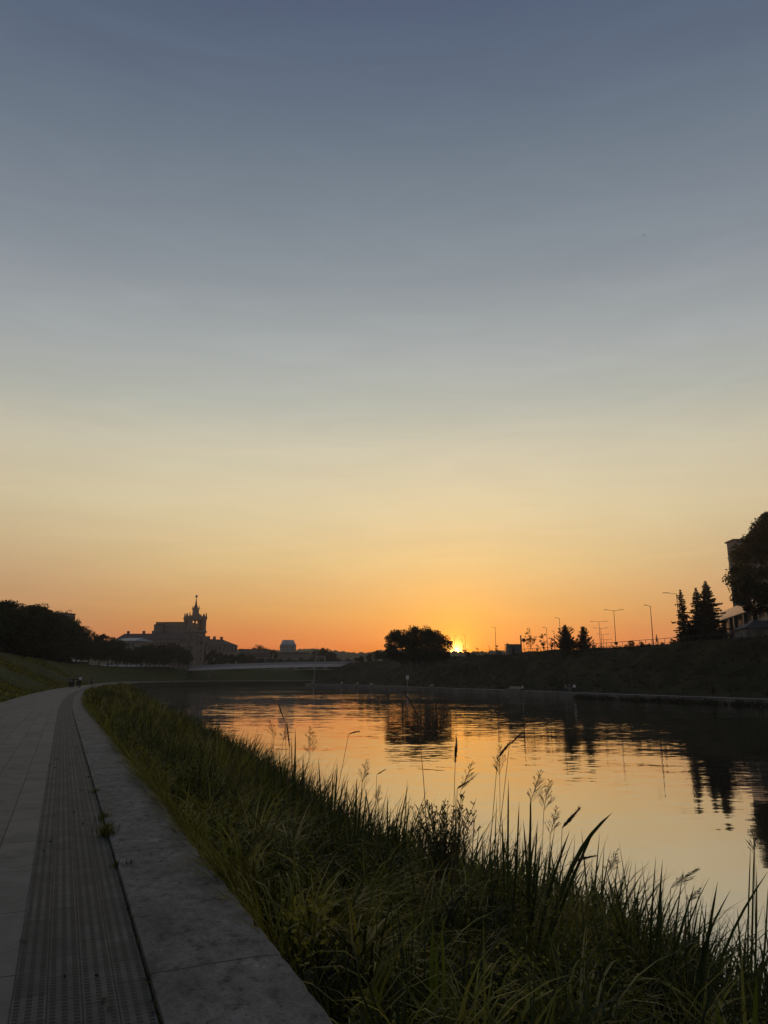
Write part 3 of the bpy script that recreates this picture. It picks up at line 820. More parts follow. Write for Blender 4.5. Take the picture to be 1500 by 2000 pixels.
def bank_grass():
    G_ = Grass(); g = np.random.default_rng(100)
    # (s range, blades, length range, width, segments)
    for s0_, s1_, n, hl, w, segs in [(.5, 9, 20000, (.22, .85), .0125, 5), (9, 20, 30000, (.25, .95), .0155, 5), (20, 45, 30000, (.3, 1.05), .024, 5), (45, 110, 26000, (.4, 1.15), .045, 3), (110, 235, 15000, (.5, 1.15), .075, 3)]:
        s_ = g.uniform(s0_, s1_, n); f = g.uniform(0, 1, n)**.9
        n_ = 1.32 + f*(shore(s_)-.9)
        # tufts
        nt_ = max(60, n//45); ts = g.uniform(s0_, s1_, nt_); tf = g.uniform(0, 1, nt_); pick = g.integers(0, nt_, n)
        clump = g.uniform(0, 1, n) < .72
        spread = .09 + .0025*s0_
        s_ = np.where(clump, ts[pick] + g.normal(0, spread, n), s_)
        n_ = np.where(clump, 1.34 + tf[pick]*(shore(s_)-1.0) + g.normal(0, spread, n), n_)
        n_ = np.maximum(n_, 1.33)
        x, y = lpos(s_, n_); z = bankz(s_, n_)
        pn = patch_noise(x, y, 3, 1.6)
        tall = np.clip((n_-1.3)/(shore(s_)-1.3), 0, 1.1)
        hc = g.uniform(.55, 1.4, nt_)[pick]; pn2 = patch_noise(x, y, 17, 4.5)
        h = g.uniform(*hl, n)*(1 + .3*pn + .55*pn2)*(.66 + .9*tall*(1-.75*smoothstep(.72, 1.0, tall)))*np.where(clump, hc, .8)*np.interp(s_, [4, 14, 20, 30], [.82, 1.05, 1.18, 1.08])
        tuft_az = g.uniform(0, 6.28, nt_)[pick] + g.normal(0, 1.1, n)
        az = np.where(clump, tuft_az, g.uniform(0, 6.28, n))
        lean = np.abs(g.normal(.25, .25, n)); kap = g.uniform(.3, 1.9, n)*(1.15-.5*tall)
        V, Fc, m = blades(n, np.stack([x, y, z-.03], 1), h, w*g.uniform(.6, 1.5, n), lean, kap, g, segs, az)
        ct = g.normal(0, .27, nt_)[pick]
        tint = np.clip(.33 + np.interp(s_, [2.5, 7.5], [-.2, 0]) + .3*pn + np.where(clump, ct, 0) + g.normal(0, .12, n) + np.where(g.uniform(0, 1, n) < .035, .5, 0), 0, 1)  # shade of the low near grass is painted in: tint darkens towards the viewer
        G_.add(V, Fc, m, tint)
    # long arching leaves lying over the mass
    for s0_, s1_, n, w in [(.6, 10, 4600, .019), (10, 24, 4800, .022), (24, 60, 4200, .035), (60, 120, 2200, .06)]:
        nt_ = n//16; ts = g.uniform(s0_, s1_, nt_); tf = g.uniform(.02, 1, nt_); pick = g.integers(0, nt_, n)
        s_ = ts[pick] + g.normal(0, .07, n); n_ = 1.36 + tf[pick]*(shore(s_)-1.2) + g.normal(0, .06, n)
        x, y = lpos(s_, n_); z = bankz(s_, n_)
        az = g.uniform(0, 6.28, nt_)[pick] + g.normal(0, .8, n)
        h = (g.uniform(.7, 1.3, nt_))[pick]*g.uniform(.75, 1.1, n)*(.8 + .6*tf[pick])
        V, Fc, m = blades(n, np.stack([x, y, z], 1), h, w*g.uniform(.6, 1.6, n), np.abs(g.normal(.3, .2, n)), g.uniform(1.0, 2.5, n), g, 5, az)
        G_.add(V, Fc, m, np.clip((g.normal(.45, .25, nt_))[pick] + np.interp(s_, [2.5, 7.5], [-.17, 0]) + g.normal(0, .08, n), 0, 1))  # same painted shade on the arching leaves nearest the viewer
    # tufts spilling on to the ledge
    for s0_, s1_, n, w in [(5, 20, 2600, .011), (20, 60, 3000, .022), (60, 120, 1500, .05)]:
        nt_ = max(8, n//70); ts = g.uniform(s0_, s1_, nt_); pick = g.integers(0, nt_, n)
        s_ = ts[pick] + g.normal(0, .16 + .004*s0_, n); n_ = 1.37 + np.abs(g.normal(0, .1, n))
        x, y = lpos(s_, n_); nx_ = np.interp(s_, LS, LNX); ny_ = np.interp(s_, LS, LNY)
        az = np.arctan2(-ny_, -nx_) + g.normal(0, .8, n)
        V, Fc, m = blades(n, np.stack([x, y, bankz(s_, n_)+.05], 1), g.uniform(.45, .8, n), w*g.uniform(.6, 1.4, n), np.abs(g.normal(.15, .15, n)), g.uniform(.8, 2.1, n), g, 5, az)
        G_.add(V, Fc, m, np.clip(g.normal(.5, .16, n), 0, 1))
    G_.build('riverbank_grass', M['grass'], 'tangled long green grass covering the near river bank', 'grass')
bank_grass()

def reeds():
    G_ = Grass(); g = np.random.default_rng(200)
    for s0_, s1_, n, w, segs in [(1, 12, 4600, .029, 5), (12, 30, 4800, .031, 5), (30, 70, 4600, .042, 3), (70, 200, 3600, .07, 3)]:
        nt_ = n//14; ts = g.uniform(s0_, s1_, nt_); pick = g.integers(0, nt_, n)
        s_ = ts[pick] + g.normal(0, .12+.002*s0_, n)
        n_ = shore(s_) + (g.normal(-.15, .45, nt_))[pick] + g.normal(0, .12, n)
        x, y = lpos(s_, n_); z = np.maximum(bankz(s_, n_), WATER_Z-.15)
        hh = (g.uniform(.6, 1.6, nt_))[pick]*g.uniform(.5, 1.1, n)*np.interp(s_, [4, 14, 20, 30], [.9, 1.15, 1.3, 1.1])
        az = (g.normal(.35, .9, nt_))[pick] + g.normal(0, .6, n)
        V, Fc, m = blades(n, np.stack([x, y, z], 1), hh, w*g.uniform(.5, 1.4, n), np.abs(g.normal(.16, .2, n)), np.abs(g.normal(.7, .8, n)) + np.where(g.uniform(0, 1, n) < .18, g.uniform(1, 2.4, n), 0), g, segs, az)
        G_.add(V, Fc, m, np.clip(g.normal(.4, .2, n), 0, 1))
    for s0_, s1_, nt_, w, segs in [(3, 14, 34, .02, 5), (14, 34, 80, .026, 5), (34, 110, 150, .05, 3)]:
        k = 34; n = nt_*k; ts = np.repeat(g.uniform(s0_, s1_, nt_), k); f = np.repeat(g.uniform(.12, .85, nt_), k)
        s_ = ts + g.normal(0, .1+.004*s0_, n); n_ = 1.4 + f*(shore(s_)-1.4) + g.normal(0, .1+.002*s0_, n)
        x, y = lpos(s_, n_); z = bankz(s_, np.maximum(n_, 1.34))
        hh = np.repeat(g.uniform(.7, 1.25, nt_)*np.interp(g.uniform(s0_, s1_, nt_), [3, 20], [.75, 1.1]), k)*g.uniform(.5, 1.1, n)
        V, Fc, m = blades(n, np.stack([x, y, z], 1), hh, w*g.uniform(.5, 1.4, n), np.abs(g.normal(.2, .2, n)), np.abs(g.normal(.6, .7, n)), g, segs)
        G_.add(V, Fc, m, np.clip(np.repeat(g.normal(.35, .3, nt_), k) + g.normal(0, .1, n), 0, 1))
    G_.build('reed_bed', M['reed'], 'dark upright reeds along the near water edge', 'reeds')
reeds()

def bank_weeds():
    g = np.random.default_rng(77); C, T, Sz = [], [], []
    for s0_, s1_, nc, nl, sz in [(1.5, 10, 70, 170, .05), (10, 24, 90, 150, .065), (24, 60, 90, 90, .1), (60, 120, 60, 60, .16)]:
        s_ = g.uniform(s0_, s1_, nc); n_ = 1.5 + g.uniform(0, 1, nc)*(shore(s_)-1.9)
        x, y = lpos(s_, n_); z = bankz(s_, n_)
        R_ = g.uniform(.14, .5, nc)*(1 + s0_*.008); H_ = g.uniform(.3, .95, nc)*(.8+.5*(n_-1.3)/(shore(s_)-1.3)); t0 = np.clip(g.normal(.35, .22, nc), 0, .85)
        for i in range(nc):
            a = g.uniform(0, 6.28, nl); r_ = np.sqrt(g.uniform(0, 1, nl))*R_[i]; u = g.uniform(.15, 1, nl)
            C.append(np.stack([x[i]+r_*np.cos(a)*(1.2-u*.6), y[i]+r_*np.sin(a)*(1.2-u*.6), z[i]+u*H_[i]], 1))
            T.append(np.clip(t0[i] + g.normal(0, .08, nl), 0, 1)); Sz.append(np.full(nl, sz))
    C = np.concatenate(C); T = np.concatenate(T); Sz = np.concatenate(Sz)[:, None]
    me = mesh_np('bank_weeds', leaf_quads(C, Sz, g, .35, .45), quads_idx(len(C)), np.repeat(T, 4))
    tag(link('bank_weeds', me, M['grass']), 'leafy weeds mixed through the grass of the near bank', 'weeds', kind='stuff')
bank_weeds()

def slope_grass():
    G_ = Grass(); g = np.random.default_rng(300)
    n = 26000
    s_ = g.uniform(30, 190, n); n_ = -3.75 - g.uniform(0, 1, n)**1.2*13
    x, y = lpos(s_, n_); z = np.interp(-n_, [3.7,4.2,6.5,9.5,12.5,14.8,17], [-.02,.06,.9,2.6,4.4,5.5,6.1])
    pn = patch_noise(x, y, 8, 6)
    V, Fc, m = blades(n, np.stack([x, y, z-.12], 1), g.uniform(.15, .38, n)*(1+.4*pn), g.uniform(.05, .12, n), np.abs(g.normal(.3, .25, n)), g.uniform(.2, 1.0, n), g, 3)
    G_.add(V, Fc, m, np.clip(.45 + .25*pn + g.normal(0, .15, n), 0, 1))
    G_.build('slope_grass', M['grass'], 'short grass on the left embankment slope', 'grass')
slope_grass()

# weeds in the crack between tactile strip and ledge (stuff) and three larger tufts (things)
def crack():
    G_ = Grass(); g = np.random.default_rng(400); n = 2600
    s_ = np.concatenate([g.uniform(2, 30, n//2), np.repeat(g.uniform(2, 40, 60), n//120)]); n = len(s_); s_ += g.normal(0, .05, n)
    n_ = .567 + g.normal(0, .01, n); x, y = lpos(s_, n_)
    V, Fc, m = blades(n, np.stack([x, y, np.full(n, -.01)], 1), g.uniform(.015, .05, n), np.full(n, .006), np.abs(g.normal(.6, .4, n)), g.uniform(.2, 1.2, n), g, 3)
    G_.add(V, Fc, m, np.clip(g.normal(.3, .15, n), 0, 1))
    G_.build('crack_moss', M['grass'], 'fringe of moss and weeds in the crack beside the ledge', 'weeds')
crack()
def tuft(loc, n, h, w, spread, seed, label, mat='grass', name='grass_tuft', cat='grass tuft', group=None, tint=.4):
    g = np.random.default_rng(seed)
    b = np.zeros((n, 3)); b[:, :2] = g.normal(0, spread, (n, 2))
    V, Fc, m = blades(n, b, g.uniform(.5, 1.2, n)*h, w*g.uniform(.6, 1.4, n), np.abs(g.normal(.45, .3, n)), g.uniform(.3, 1.5, n), g, 5)
    me = mesh_np(name, V, Fc, np.repeat(np.clip(g.normal(tint, .15, n), 0, 1), m), True)
    o = link(name, me, M[mat]); o.location = loc
    return tag(o, label, cat, group)
def Gp(px, py, z=0.0):
    Y = (z-EYE)/math.tan(el(py)); return XY(px, Y, z)
tuft(Gp(208, 1632), 130, .19, .008, .045, 1, 'larger green grass tuft growing from the crack beside the ledge', group='tufts in the ledge crack')
tuft(Gp(202, 1600), 70, .13, .008, .04, 2, 'smaller grass tuft in the crack just beyond the larger one', group='tufts in the ledge crack')
tuft(Gp(186, 1548), 45, .09, .008, .03, 3, 'little weed sprig in the ledge crack, farthest of the tufts', group='tufts in the ledge crack')
tuft(Gp(236, 1693), 40, .07, .012, .04, 4, 'dark flat weed rosette in the crack, nearest of the tufts', group='tufts in the ledge crack', tint=.1)
# leaf litter on the tiles
g = np.random.default_rng(55); n = 46
s_ = np.abs(g.normal(10, 4.5, n)); n_ = g.uniform(-.1, .55, n); x, y = lpos(s_, n_)
v = leaf_quads(np.stack([x, y, np.full(n, .012)], 1), .05, g, .97)
v[:, 2] = np.clip(v[:, 2], .007, .03)
tag(link('leaf_litter', mesh_np('leaf_litter', v, quads_idx(n), np.repeat(g.uniform(0, .3, n), 4)), M['scrub']), 'small dark fallen leaves on the ribbed tiles', 'fallen leaves', kind='stuff')

# ------------------------------------------------------------------ single plants against the water
def curve_pts(a, b, sag, n=9, perp=None):
    a, b = Vector(a), Vector(b)
    return [a.lerp(b, t) + Vector(sag)*math.sin(math.pi*t)*1.0 for t in [i/(n-1) for i in range(n)]]

def panicle(base, neck, tip, seed, label, group):
    """feathery grass: thin stem, open spray of hair-thin branchlets"""
    rr = random.Random(seed)
    o = empty('feathery_grass', base, label, 'grass stalk', group)
    b0 = Vector(base); nk = Vector(neck) - b0; tp = Vector(tip) - b0
    st = MB(); st.tube([(0,0,-.1), nk*.5 + Vector((0,0,.03)), nk, nk.lerp(tp, .6), tp], [.0045, .004, .0032, .0022, .001], 4)
    st.build('stem', M['straw'], o)
    sp = MB(); ax = tp - nk; L = ax.length
    for i in range(34):
        t = i/34; p0 = nk + ax*t
        a = rr.uniform(0, 6.28)
        out = Vector((math.cos(a), math.sin(a)*.7, 0)); ln = L*(.42*(1-t)+.1)*rr.uniform(.6, 1.1)
        e = p0 + out*ln*.62 + ax.normalized()*ln*.75
        e2 = e + out*ln*.15 + Vector((0, 0, -ln*.08))
        sp.tube([p0, p0.lerp(e, .5) + ax.normalized()*ln*.06, e, e2], [.0013, .0018, .0024, .001], 3)
        for k in range(3):
            q0 = p0.lerp(e, rr.uniform(.35, .9)); a2 = rr.uniform(0, 6.28)
            q1 = q0 + (out*.4 + ax.normalized()*.9 + Vector((math.cos(a2), math.sin(a2), 0))*.5)*ln*.28
            sp.tube([q0, q1], [.0016, .002], 3)
    sp.build('seed_spray', M['straw'], o)
    return o

def spike(base, neck, tip, seed, label, group, r=.013, bend=None):
    """tall stalk with a dense spindle seed head"""
    rr = random.Random(seed)
    o = empty('seed_head_stalk', base, label, 'grass stalk', group)
    b0 = Vector(base); nk = Vector(neck) - b0; tp = Vector(tip) - b0
    bow = bend or Vector((0, 0, 0))
    st = MB(); st.tube([Vector((0,0,-.1)), nk*.33 + bow*.6, nk*.7 + bow*.7, nk], [.0055, .005, .004, .003], 5); st.build('stem', M['straw'], o)
    hd = MB(); n = 15; pts, rad = [], []
    for i in range(n):
        t = i/(n-1); pts.append(nk.lerp(tp, t) + bow*.25*math.sin(math.pi*t)); rad.append(max(.0012, r*(math.sin(math.pi*min(1, t*.9+.06))**.7)*rr.uniform(.55, 1.1)))
    hd.tube(pts, rad, 6)
    for i in range(60):
        t = rr.uniform(.03, .95); a = rr.uniform(0, 6.28); p = nk.lerp(tp, t) + bow*.25*math.sin(math.pi*t)
        dr = (tp-nk).normalized(); out = dr.orthogonal(); out.rotate(Quaternion(dr, a))
        hd.tube([p, p + out*r*1.1 + dr*r*1.6], [.0022, .0006], 3)
    hd.build('seed_head', M['brownhead'], o)
    return o

def ground_pt(px, Y):
    x = (px-750)/F*Y*.95
    for _ in range(6):
        q = Vector((x, Y, 0)); s_ = q.dot(U); n_ = q.dot(NV)
        z = max(float(bankz(s_, n_)) if n_ > 1.35 else .0, WATER_Z-.1)
        x = XY(px, Y, z).x
    return Vector((x, Y, z))

gp = 'feathery grass stalks over the water'
for i, (bx, nx_, ny_, tx, ty, Y, lab) in enumerate([
    (520,535,1445,528,1405,19,'feathery grass spray at the far end of the grass, left of the water glow'),
    (560,604,1478,604,1420,15,'tall feathery spray right of the first seed spikes'),
    (548,552,1450,560,1412,17,'thin feathery spray between the far reeds and the tall spray'),
    (700,706,1535,716,1484,13,'small feathery spray over the middle of the orange water'),
    (735,738,1570,740,1535,12,'little feathery spray just right of the small middle one'),
    (885,900,1545,924,1488,11,'feathery spray above the bushy weed with round buds'),
    (980,976,1515,977,1456,10,'slim feathery spray in front of the crossed seed spikes'),
    (1035,1035,1570,1056,1505,9.5,'left one of the big feathery pair over pale water'),
    (1050,1062,1585,1074,1524,9.3,'right one of the big feathery pair over pale water'),
    (1060,1075,1630,1088,1575,9.0,'low feathery spray below the big pair'),
    (1178,1185,1710,1206,1660,8.5,'lone feathery spray in front of open pale water'),
    (1295,1310,1735,1362,1696,8.0,'feathery spray bent to the right near the right side'),
    (1330,1340,1765,1368,1735,7.6,'lower feathery spray under the bent one'),
    (1478,1474,1670,1470,1618,8.2,'feathery top of the tallest reed at the right edge')]):
    panicle(ground_pt(bx, Y), P(nx_, ny_, Y), P(tx, ty, Y), 700+i, lab, gp)
gs = 'seed spikes over the water'
for i, (bx, nx_, ny_, tx, ty, Y, r, bend, lab) in enumerate([
    (563,557,1412,543,1373,14,.013,(0,0,0),'leftmost seed spike leaning left against dark reflections'),
    (566,566,1462,560,1412,13,.015,(0,0,0),'short thick spike just under the leftmost one'),
    (630,681,1434,704,1429,12,.011,(0,0,.04),'bowed stalk with its spike bent over to the right'),
    (726,736,1513,754,1502,12,.010,(0,0,0),'short leaning spike above the middle of the grass'),
    (846,817,1400,788,1350,9,.008,(.02,0,0),'tallest thin stalk crossing the dark tree reflection'),
    (878,889,1490,892,1440,9,.017,(0,0,0),'upright brown cattail like spike in the sun glint'),
    (940,972,1480,998,1448,9.5,.017,(0,0,0),'left spike of the crossed leaning pair'),
    (948,995,1455,1022,1428,9.6,.012,(0,0,0),'right spike of the crossed leaning pair'),
    (885,893,1540,914,1526,9,.013,(0,0,0),'small bent spike beside the bushy weed'),
    (1082,1098,1617,1134,1577,8,.019,(0,0,0),'thick leaning spike left of the broad leaf pair'),
    (1098,1114,1684,1166,1671,7.9,.013,(0,0,.02),'drooping spike under the broad leaf pair')]):
    spike(ground_pt(bx, Y), P(nx_, ny_, Y), P(tx, ty, Y), 800+i, lab, gs, r, Vector(bend))

def long_leaf(mb, base, tip, w, bow, n=8):
    base, tip = Vector(base), Vector(tip); d = (tip-base)
    side = Vector((d.z, 0, -d.x)).normalized() if abs(d.x)+abs(d.z) > 0 else Vector((1,0,0))
    side = (side + Vector((0,.45,0))).normalized()
    b = len(mb.v)
    for i in range(n+1):
        t = i/n; p = base.lerp(tip, t) + Vector(bow)*math.sin(math.pi*t)
        k = w*.5*(math.sin(math.pi*(t*.86+.1))**.6)
        if i == n: k = .0006
        up = Vector((0,-.3*k,0))
        mb.v += [tuple(p-side*k), tuple(p+up), tuple(p+side*k)]
    for i in range(n):
        for j in (0, 1):
            a = b+i*3+j; mb.f.append((a, a+1, a+4, a+3))

def reed_plant(bx, Y, leaves, label, group='broad bladed reeds in the near grass', name='reed_plant', mat='reed'):
    b0 = ground_pt(bx, Y)
    o = empty(name, b0, label, 'reed', group)
    for (tx, ty, w, bow) in leaves:
        mb = MB(); long_leaf(mb, (0,0,-.05), P(tx, ty, Y) - b0, w, bow)
        me = mb.mesh('leaf'); a = me.attributes.new('tint', 'FLOAT', 'POINT'); a.data.foreach_set('value', [random.uniform(.1, .5)]*len(me.vertices))
        for p_ in me.polygons: p_.use_smooth = True
        link('leaf', me, M[mat], o)
    return o
reed_plant(1040, 8.7, [(1196,1587,.062,(.0,0,.3)),(1160,1622,.045,(.05,0,.16)),(1113,1622,.045,(-.06,0,.02))], 'pair of long broad reed leaves swept right across pale water')
reed_plant(990, 9, [(993,1520,.03,(0,0,0)),(1014,1564,.03,(.02,0,0)),(958,1650,.03,(-.05,0,.1)),(980,1590,.03,(0,0,0))], 'upright reed left of the feathery pair')
reed_plant(1030, 8.8, [(1037,1548,.04,(0,0,0)),(1022,1600,.035,(.03,0,0)),(1050,1600,.03,(0,0,0)),(1058,1640,.03,(0,0,.06))], 'dense upright reed in front of the feathery pair')
reed_plant(1265, 7.2, [(1294,1678,.035,(0,0,0)),(1281,1671,.025,(-.02,0,.0)),(1290,1708,.03,(.05,0,.06)),(1357,1728,.035,(0,0,.05))], 'leaning reed between the lone spray and the bent spray')
reed_plant(1350, 6.8, [(1402,1720,.045,(-.02,0,.02)),(1428,1736,.03,(-.1,0,.1)),(1500,1702,.035,(-.05,0,.14)),(1380,1760,.03,(0,0,0))], 'spreading reed with long arching leaves near the right edge')
reed_plant(1462, 7.6, [(1473,1640,.03,(0,0,0)),(1466,1650,.025,(-.02,0,0)),(1478,1690,.03,(.02,0,0)),(1500,1730,.03,(.05,0,.1)),(1440,1770,.03,(0,0,.04))], 'tallest reed at the right edge beside the dark reflection')
reed_plant(575, 15, [(577,1420,.035,(0,0,0)),(569,1440,.03,(0,0,0)),(592,1470,.03,(.05,0,.05)),(545,1465,.03,(-.05,0,.05))], 'upright reed below the leftmost seed spikes')
reed_plant(645, 13, [(659,1492,.04,(0,0,0)),(650,1508,.03,(0,0,0)),(680,1520,.03,(.02,0,.02)),(622,1480,.03,(-.03,0,.03))], 'upright reed below the bowed stalk')
reed_plant(690, 12.5, [(708,1530,.03,(0,0,.06)),(697,1518,.04,(0,0,0)),(676,1540,.03,(0,0,0)),(716,1540,.03,(.03,0,.05))], 'reed with outcurved leaves in the middle of the grass edge')
reed_plant(775, 11.5, [(798,1532,.025,(-.05,0,.12)),(800,1570,.03,(0,0,.02)),(757,1553,.03,(-.05,0,.04)),(790,1600,.03,(0,0,0))], 'hooked reed left of the tallest thin stalk')

# bushy weed with round buds
def weed_bush(px, Y, pw, top_y, label):
    b0 = ground_pt(px, Y); rr = random.Random(5)
    o = empty('budding_weed', b0, label, 'weed')
    st, lf, bd = MB(), MB(), MB()
    tips = []
    for i in range(66):
        lobe = rr.choice(((-36, 10, 26), (2, 16, 22), (44, 0, 30)))
        dx_ = rr.gauss(0, .5)*lobe[2]; tx = px + lobe[0] + dx_; ty = top_y + lobe[1] + rr.uniform(0, 1)*62 + abs(dx_)*.5
        yy = Y + rr.uniform(-.3, .3)
        tip = P(tx, ty, yy) - b0
        mid = tip*.55 + Vector((-tip.x*.2, 0, .05))
        pts = [Vector((rr.uniform(-.06,.06), rr.uniform(-.06,.06), -.05)), mid, tip]
        st.tube(pts, [.006, .004, .002], 4); tips.append(tip)
        for k in range(16):
            t = rr.uniform(.35, 1); p = mid.lerp(tip, (t-.5)*2) if t > .5 else Vector(pts[0]).lerp(mid, t*2)
            a = rr.uniform(0, 6.28); ln = rr.uniform(.05, .12)
            q_ = p + Vector((math.cos(a)*.6, math.sin(a)*.5, rr.uniform(.3, 1.0)))*ln
            long_leaf(lf, p, q_, rr.uniform(.009, .015), (0,0,.012*rr.uniform(-1, 1)), 3)
    bm_ = MB().lathe([(.001,-.012),(.008,-.006),(.0095,.002),(.006,.01),(.002,.013)], (0,0,0), 6).mesh('bud'); bm_.materials.append(M['brownhead'])
    for tip in tips:
        if rr.random() < .75: w_ = link('bud', bm_, None, o); w_.location = tip
    st.build('stem', M['straw'], o)
    me = lf.mesh('leaves'); a = me.attributes.new('tint', 'FLOAT', 'POINT'); a.data.foreach_set('value', np.full(len(me.vertices), .25, np.float32))
    link('leaves', me, M['reed'], o)
weed_bush(868, 10.2, 66, 1546, 'bushy dark weed topped with small round buds, below the cattail like spike')

# yellow-green leafy herbs by the ledge
def herb(px, py, z, n, size, spread, seed, label):
    g = np.random.default_rng(seed)
    b0 = Gp(px, py, z); o = empty('leafy_herb', b0, label, 'weed', 'yellow green herbs by the ledge')
    c = np.stack([g.normal(0, spread, n), g.normal(0, spread, n), g.uniform(-.25, .12, n)], 1)
    me = mesh_np('leaves', leaf_quads(c, size, g, .4, .7), quads_idx(n), np.repeat(g.uniform(.2, 1, n), 4)); link('leaves', me, M['herb'], o)
    st = MB()
    for i in range(0, n, 3): st.tube([(c[i][0]*.3, c[i][1]*.3, -.5), tuple(c[i])], [.003, .002], 3)
    st.build('stem', M['straw'], o)
herb(420, 1625, -.1, 46, .075, .13, 1, 'yellow green broadleaf herb leaning over the ledge edge')
herb(648, 1890, -.45, 50, .05, .07, 2, 'bright green herb in the dark grass near the bottom of the ledge')
reed_plant(852, 5.2, [(846,1800,.035,(-.02,0,0)),(862,1812,.03,(.03,0,0)),(852,1835,.03,(0,0,0))], 'short upright pale green leaves in the dark grass', None, 'leafy_herb', 'herb')
reed_plant(1460, 5.2, [(1478,1905,.06,(0,0,0)),(1396,1962,.05,(.02,0,.1))], 'broad green leaves low at the bottom right corner', None, 'leafy_herb', 'herb')

# ------------------------------------------------------------------ buildings on the left
def add_windows(parent, mesh, items, frame=False):
    for loc, rz in items:
        w = link('window', mesh, None, parent); w.location = loc; w.rotation_euler = (0, 0, rz)
def win_mesh(w, h, d=.12, mat='pane', frame=None):
    mb = MB().box((0,0,0), (w, d, h)); me = mb.mesh('window'); me.materials.append(M[mat]); return me

# tower building
TY = 424.0
tc = XY(376, TY, 6.0)
tw = empty('tower_building', (tc.x, tc.y, 5.6), 'pale stone tower with open belfry and thin spire rising over long roofed wings', 'tower building')
rz = R(32)
def zy(y, Y=TY): return EYE + Y*math.tan(el(y)) - 5.6
sh = MB(); 
sh.box((0,0,zy(1236)/2), (9.6,9.6,zy(1236)), rz)
sh.box((0,0,zy(1234.5)), (10.8,10.8,.9), rz)
sh.box((0,0,zy(1232.5)), (10.0,10.0,.8), rz)
sh.build('wall', M['stone'], tw)
bz0, bz1 = zy(1231.5), zy(1211.5)
ca, sa = math.cos(rz), math.sin(rz)
def rot(x, y): return (x*ca - y*sa, x*sa + y*ca)
for x in (-3.9, 3.9):
    for y in (-3.9, 3.9):
        q_ = rot(x, y); MB().box((q_[0], q_[1], (bz0+bz1)/2), (2.0,2.0,bz1-bz0), rz).build('belfry_pier', M['stone'], tw)
colm = MB().lathe([(.5,-(bz1-bz0)/2),(.42,-(bz1-bz0)/2+.4),(.38,(bz1-bz0)/2-.4),(.5,(bz1-bz0)/2)], n=8).mesh('column'); colm.materials.append(M['stone'])
for t in (-1.15, 1.15):
    for x, y in ((t,-4.1),(t,4.1),(-4.1,t),(4.1,t)):
        q_ = rot(x, y); o = link('column', colm, None, tw); o.location = (q_[0], q_[1], (bz0+bz1)/2)
mb = MB()
mb.box((0,0,bz1+.5), (10.2,10.2,1.0), rz); mb.box((0,0,bz1+1.2), (10.7,10.7,.5), rz); mb.box((0,0,bz1+1.7), (9.6,9.6,.8), rz)
mb.build('cornice', M['stone'], tw)
pz = bz1 + 1.45
for x, y in ((-4.7,-4.7),(4.7,-4.7),(4.7,4.7),(-4.7,4.7)):
    q_ = rot(x, y); o = MB().lathe([(.5,0),(.5,.8),(.3,1.0),(.42,1.5),(.12,2.6),(.05,3.0)], n=6).build('pinnacle', M['stone'], tw); o.location = (q_[0], q_[1], pz)
for k in range(4):
    o = MB().prism([(-2.2,0),(2.2,0),(0,2.3)], -.3, .3).build('pediment', M['stone'], tw)
    a = rz + k*math.pi/2; o.rotation_euler = (0,0,a); o.location = (math.sin(a)*4.9, -math.cos(a)*4.9, pz+.2)
mb = MB(); z0, z1 = bz1+2.0, zy(1189.5)
mb.box((0,0,(z0+z1)/2), (2.9,2.9,z1-z0), rz); mb.box((0,0,z0+.5), (3.9,3.9,1.0), rz); mb.box((0,0,z1+.15), (3.5,3.5,.5), rz)
mb.build('lantern', M['stone'], tw)
for x, y in ((-1.4,-1.4),(1.4,-1.4),(1.4,1.4),(-1.4,1.4)):
    q_ = rot(x, y); MB().lathe([(.28,0),(.28,.6),(.1,1.3)], (q_[0], q_[1], z1+.4), 6).build('lantern_finial', M['stone'], tw)
sp_ = MB().lathe([(1.2,z1+.4),(.95,z1+1.0),(.6,z1+2.6),(.12,zy(1168))], n=8).build('spire', M['roofdark'], tw)
MB().lathe([(.08,zy(1168)),(.55,zy(1168)+.35),(.75,zy(1168)+.9),(.55,zy(1168)+1.45),(.08,zy(1168)+1.8)], n=8).build('ball', M['metal_grey'], sp_)
wm = win_mesh(1.1, 1.9)
its = []
for zz in (6, 10.5, 15, zy(1247), zy(1256)):
    for t in (-2.6, 0, 2.6):
        q_ = rot(t, -4.83); its.append(((q_[0], q_[1], zz), rz))
        q_ = rot(4.83, t); its.append(((q_[0], q_[1], zz), rz+math.pi/2))
        q_ = rot(-4.83, t); its.append(((q_[0], q_[1], zz), rz+math.pi/2))
add_windows(tw, wm, its)

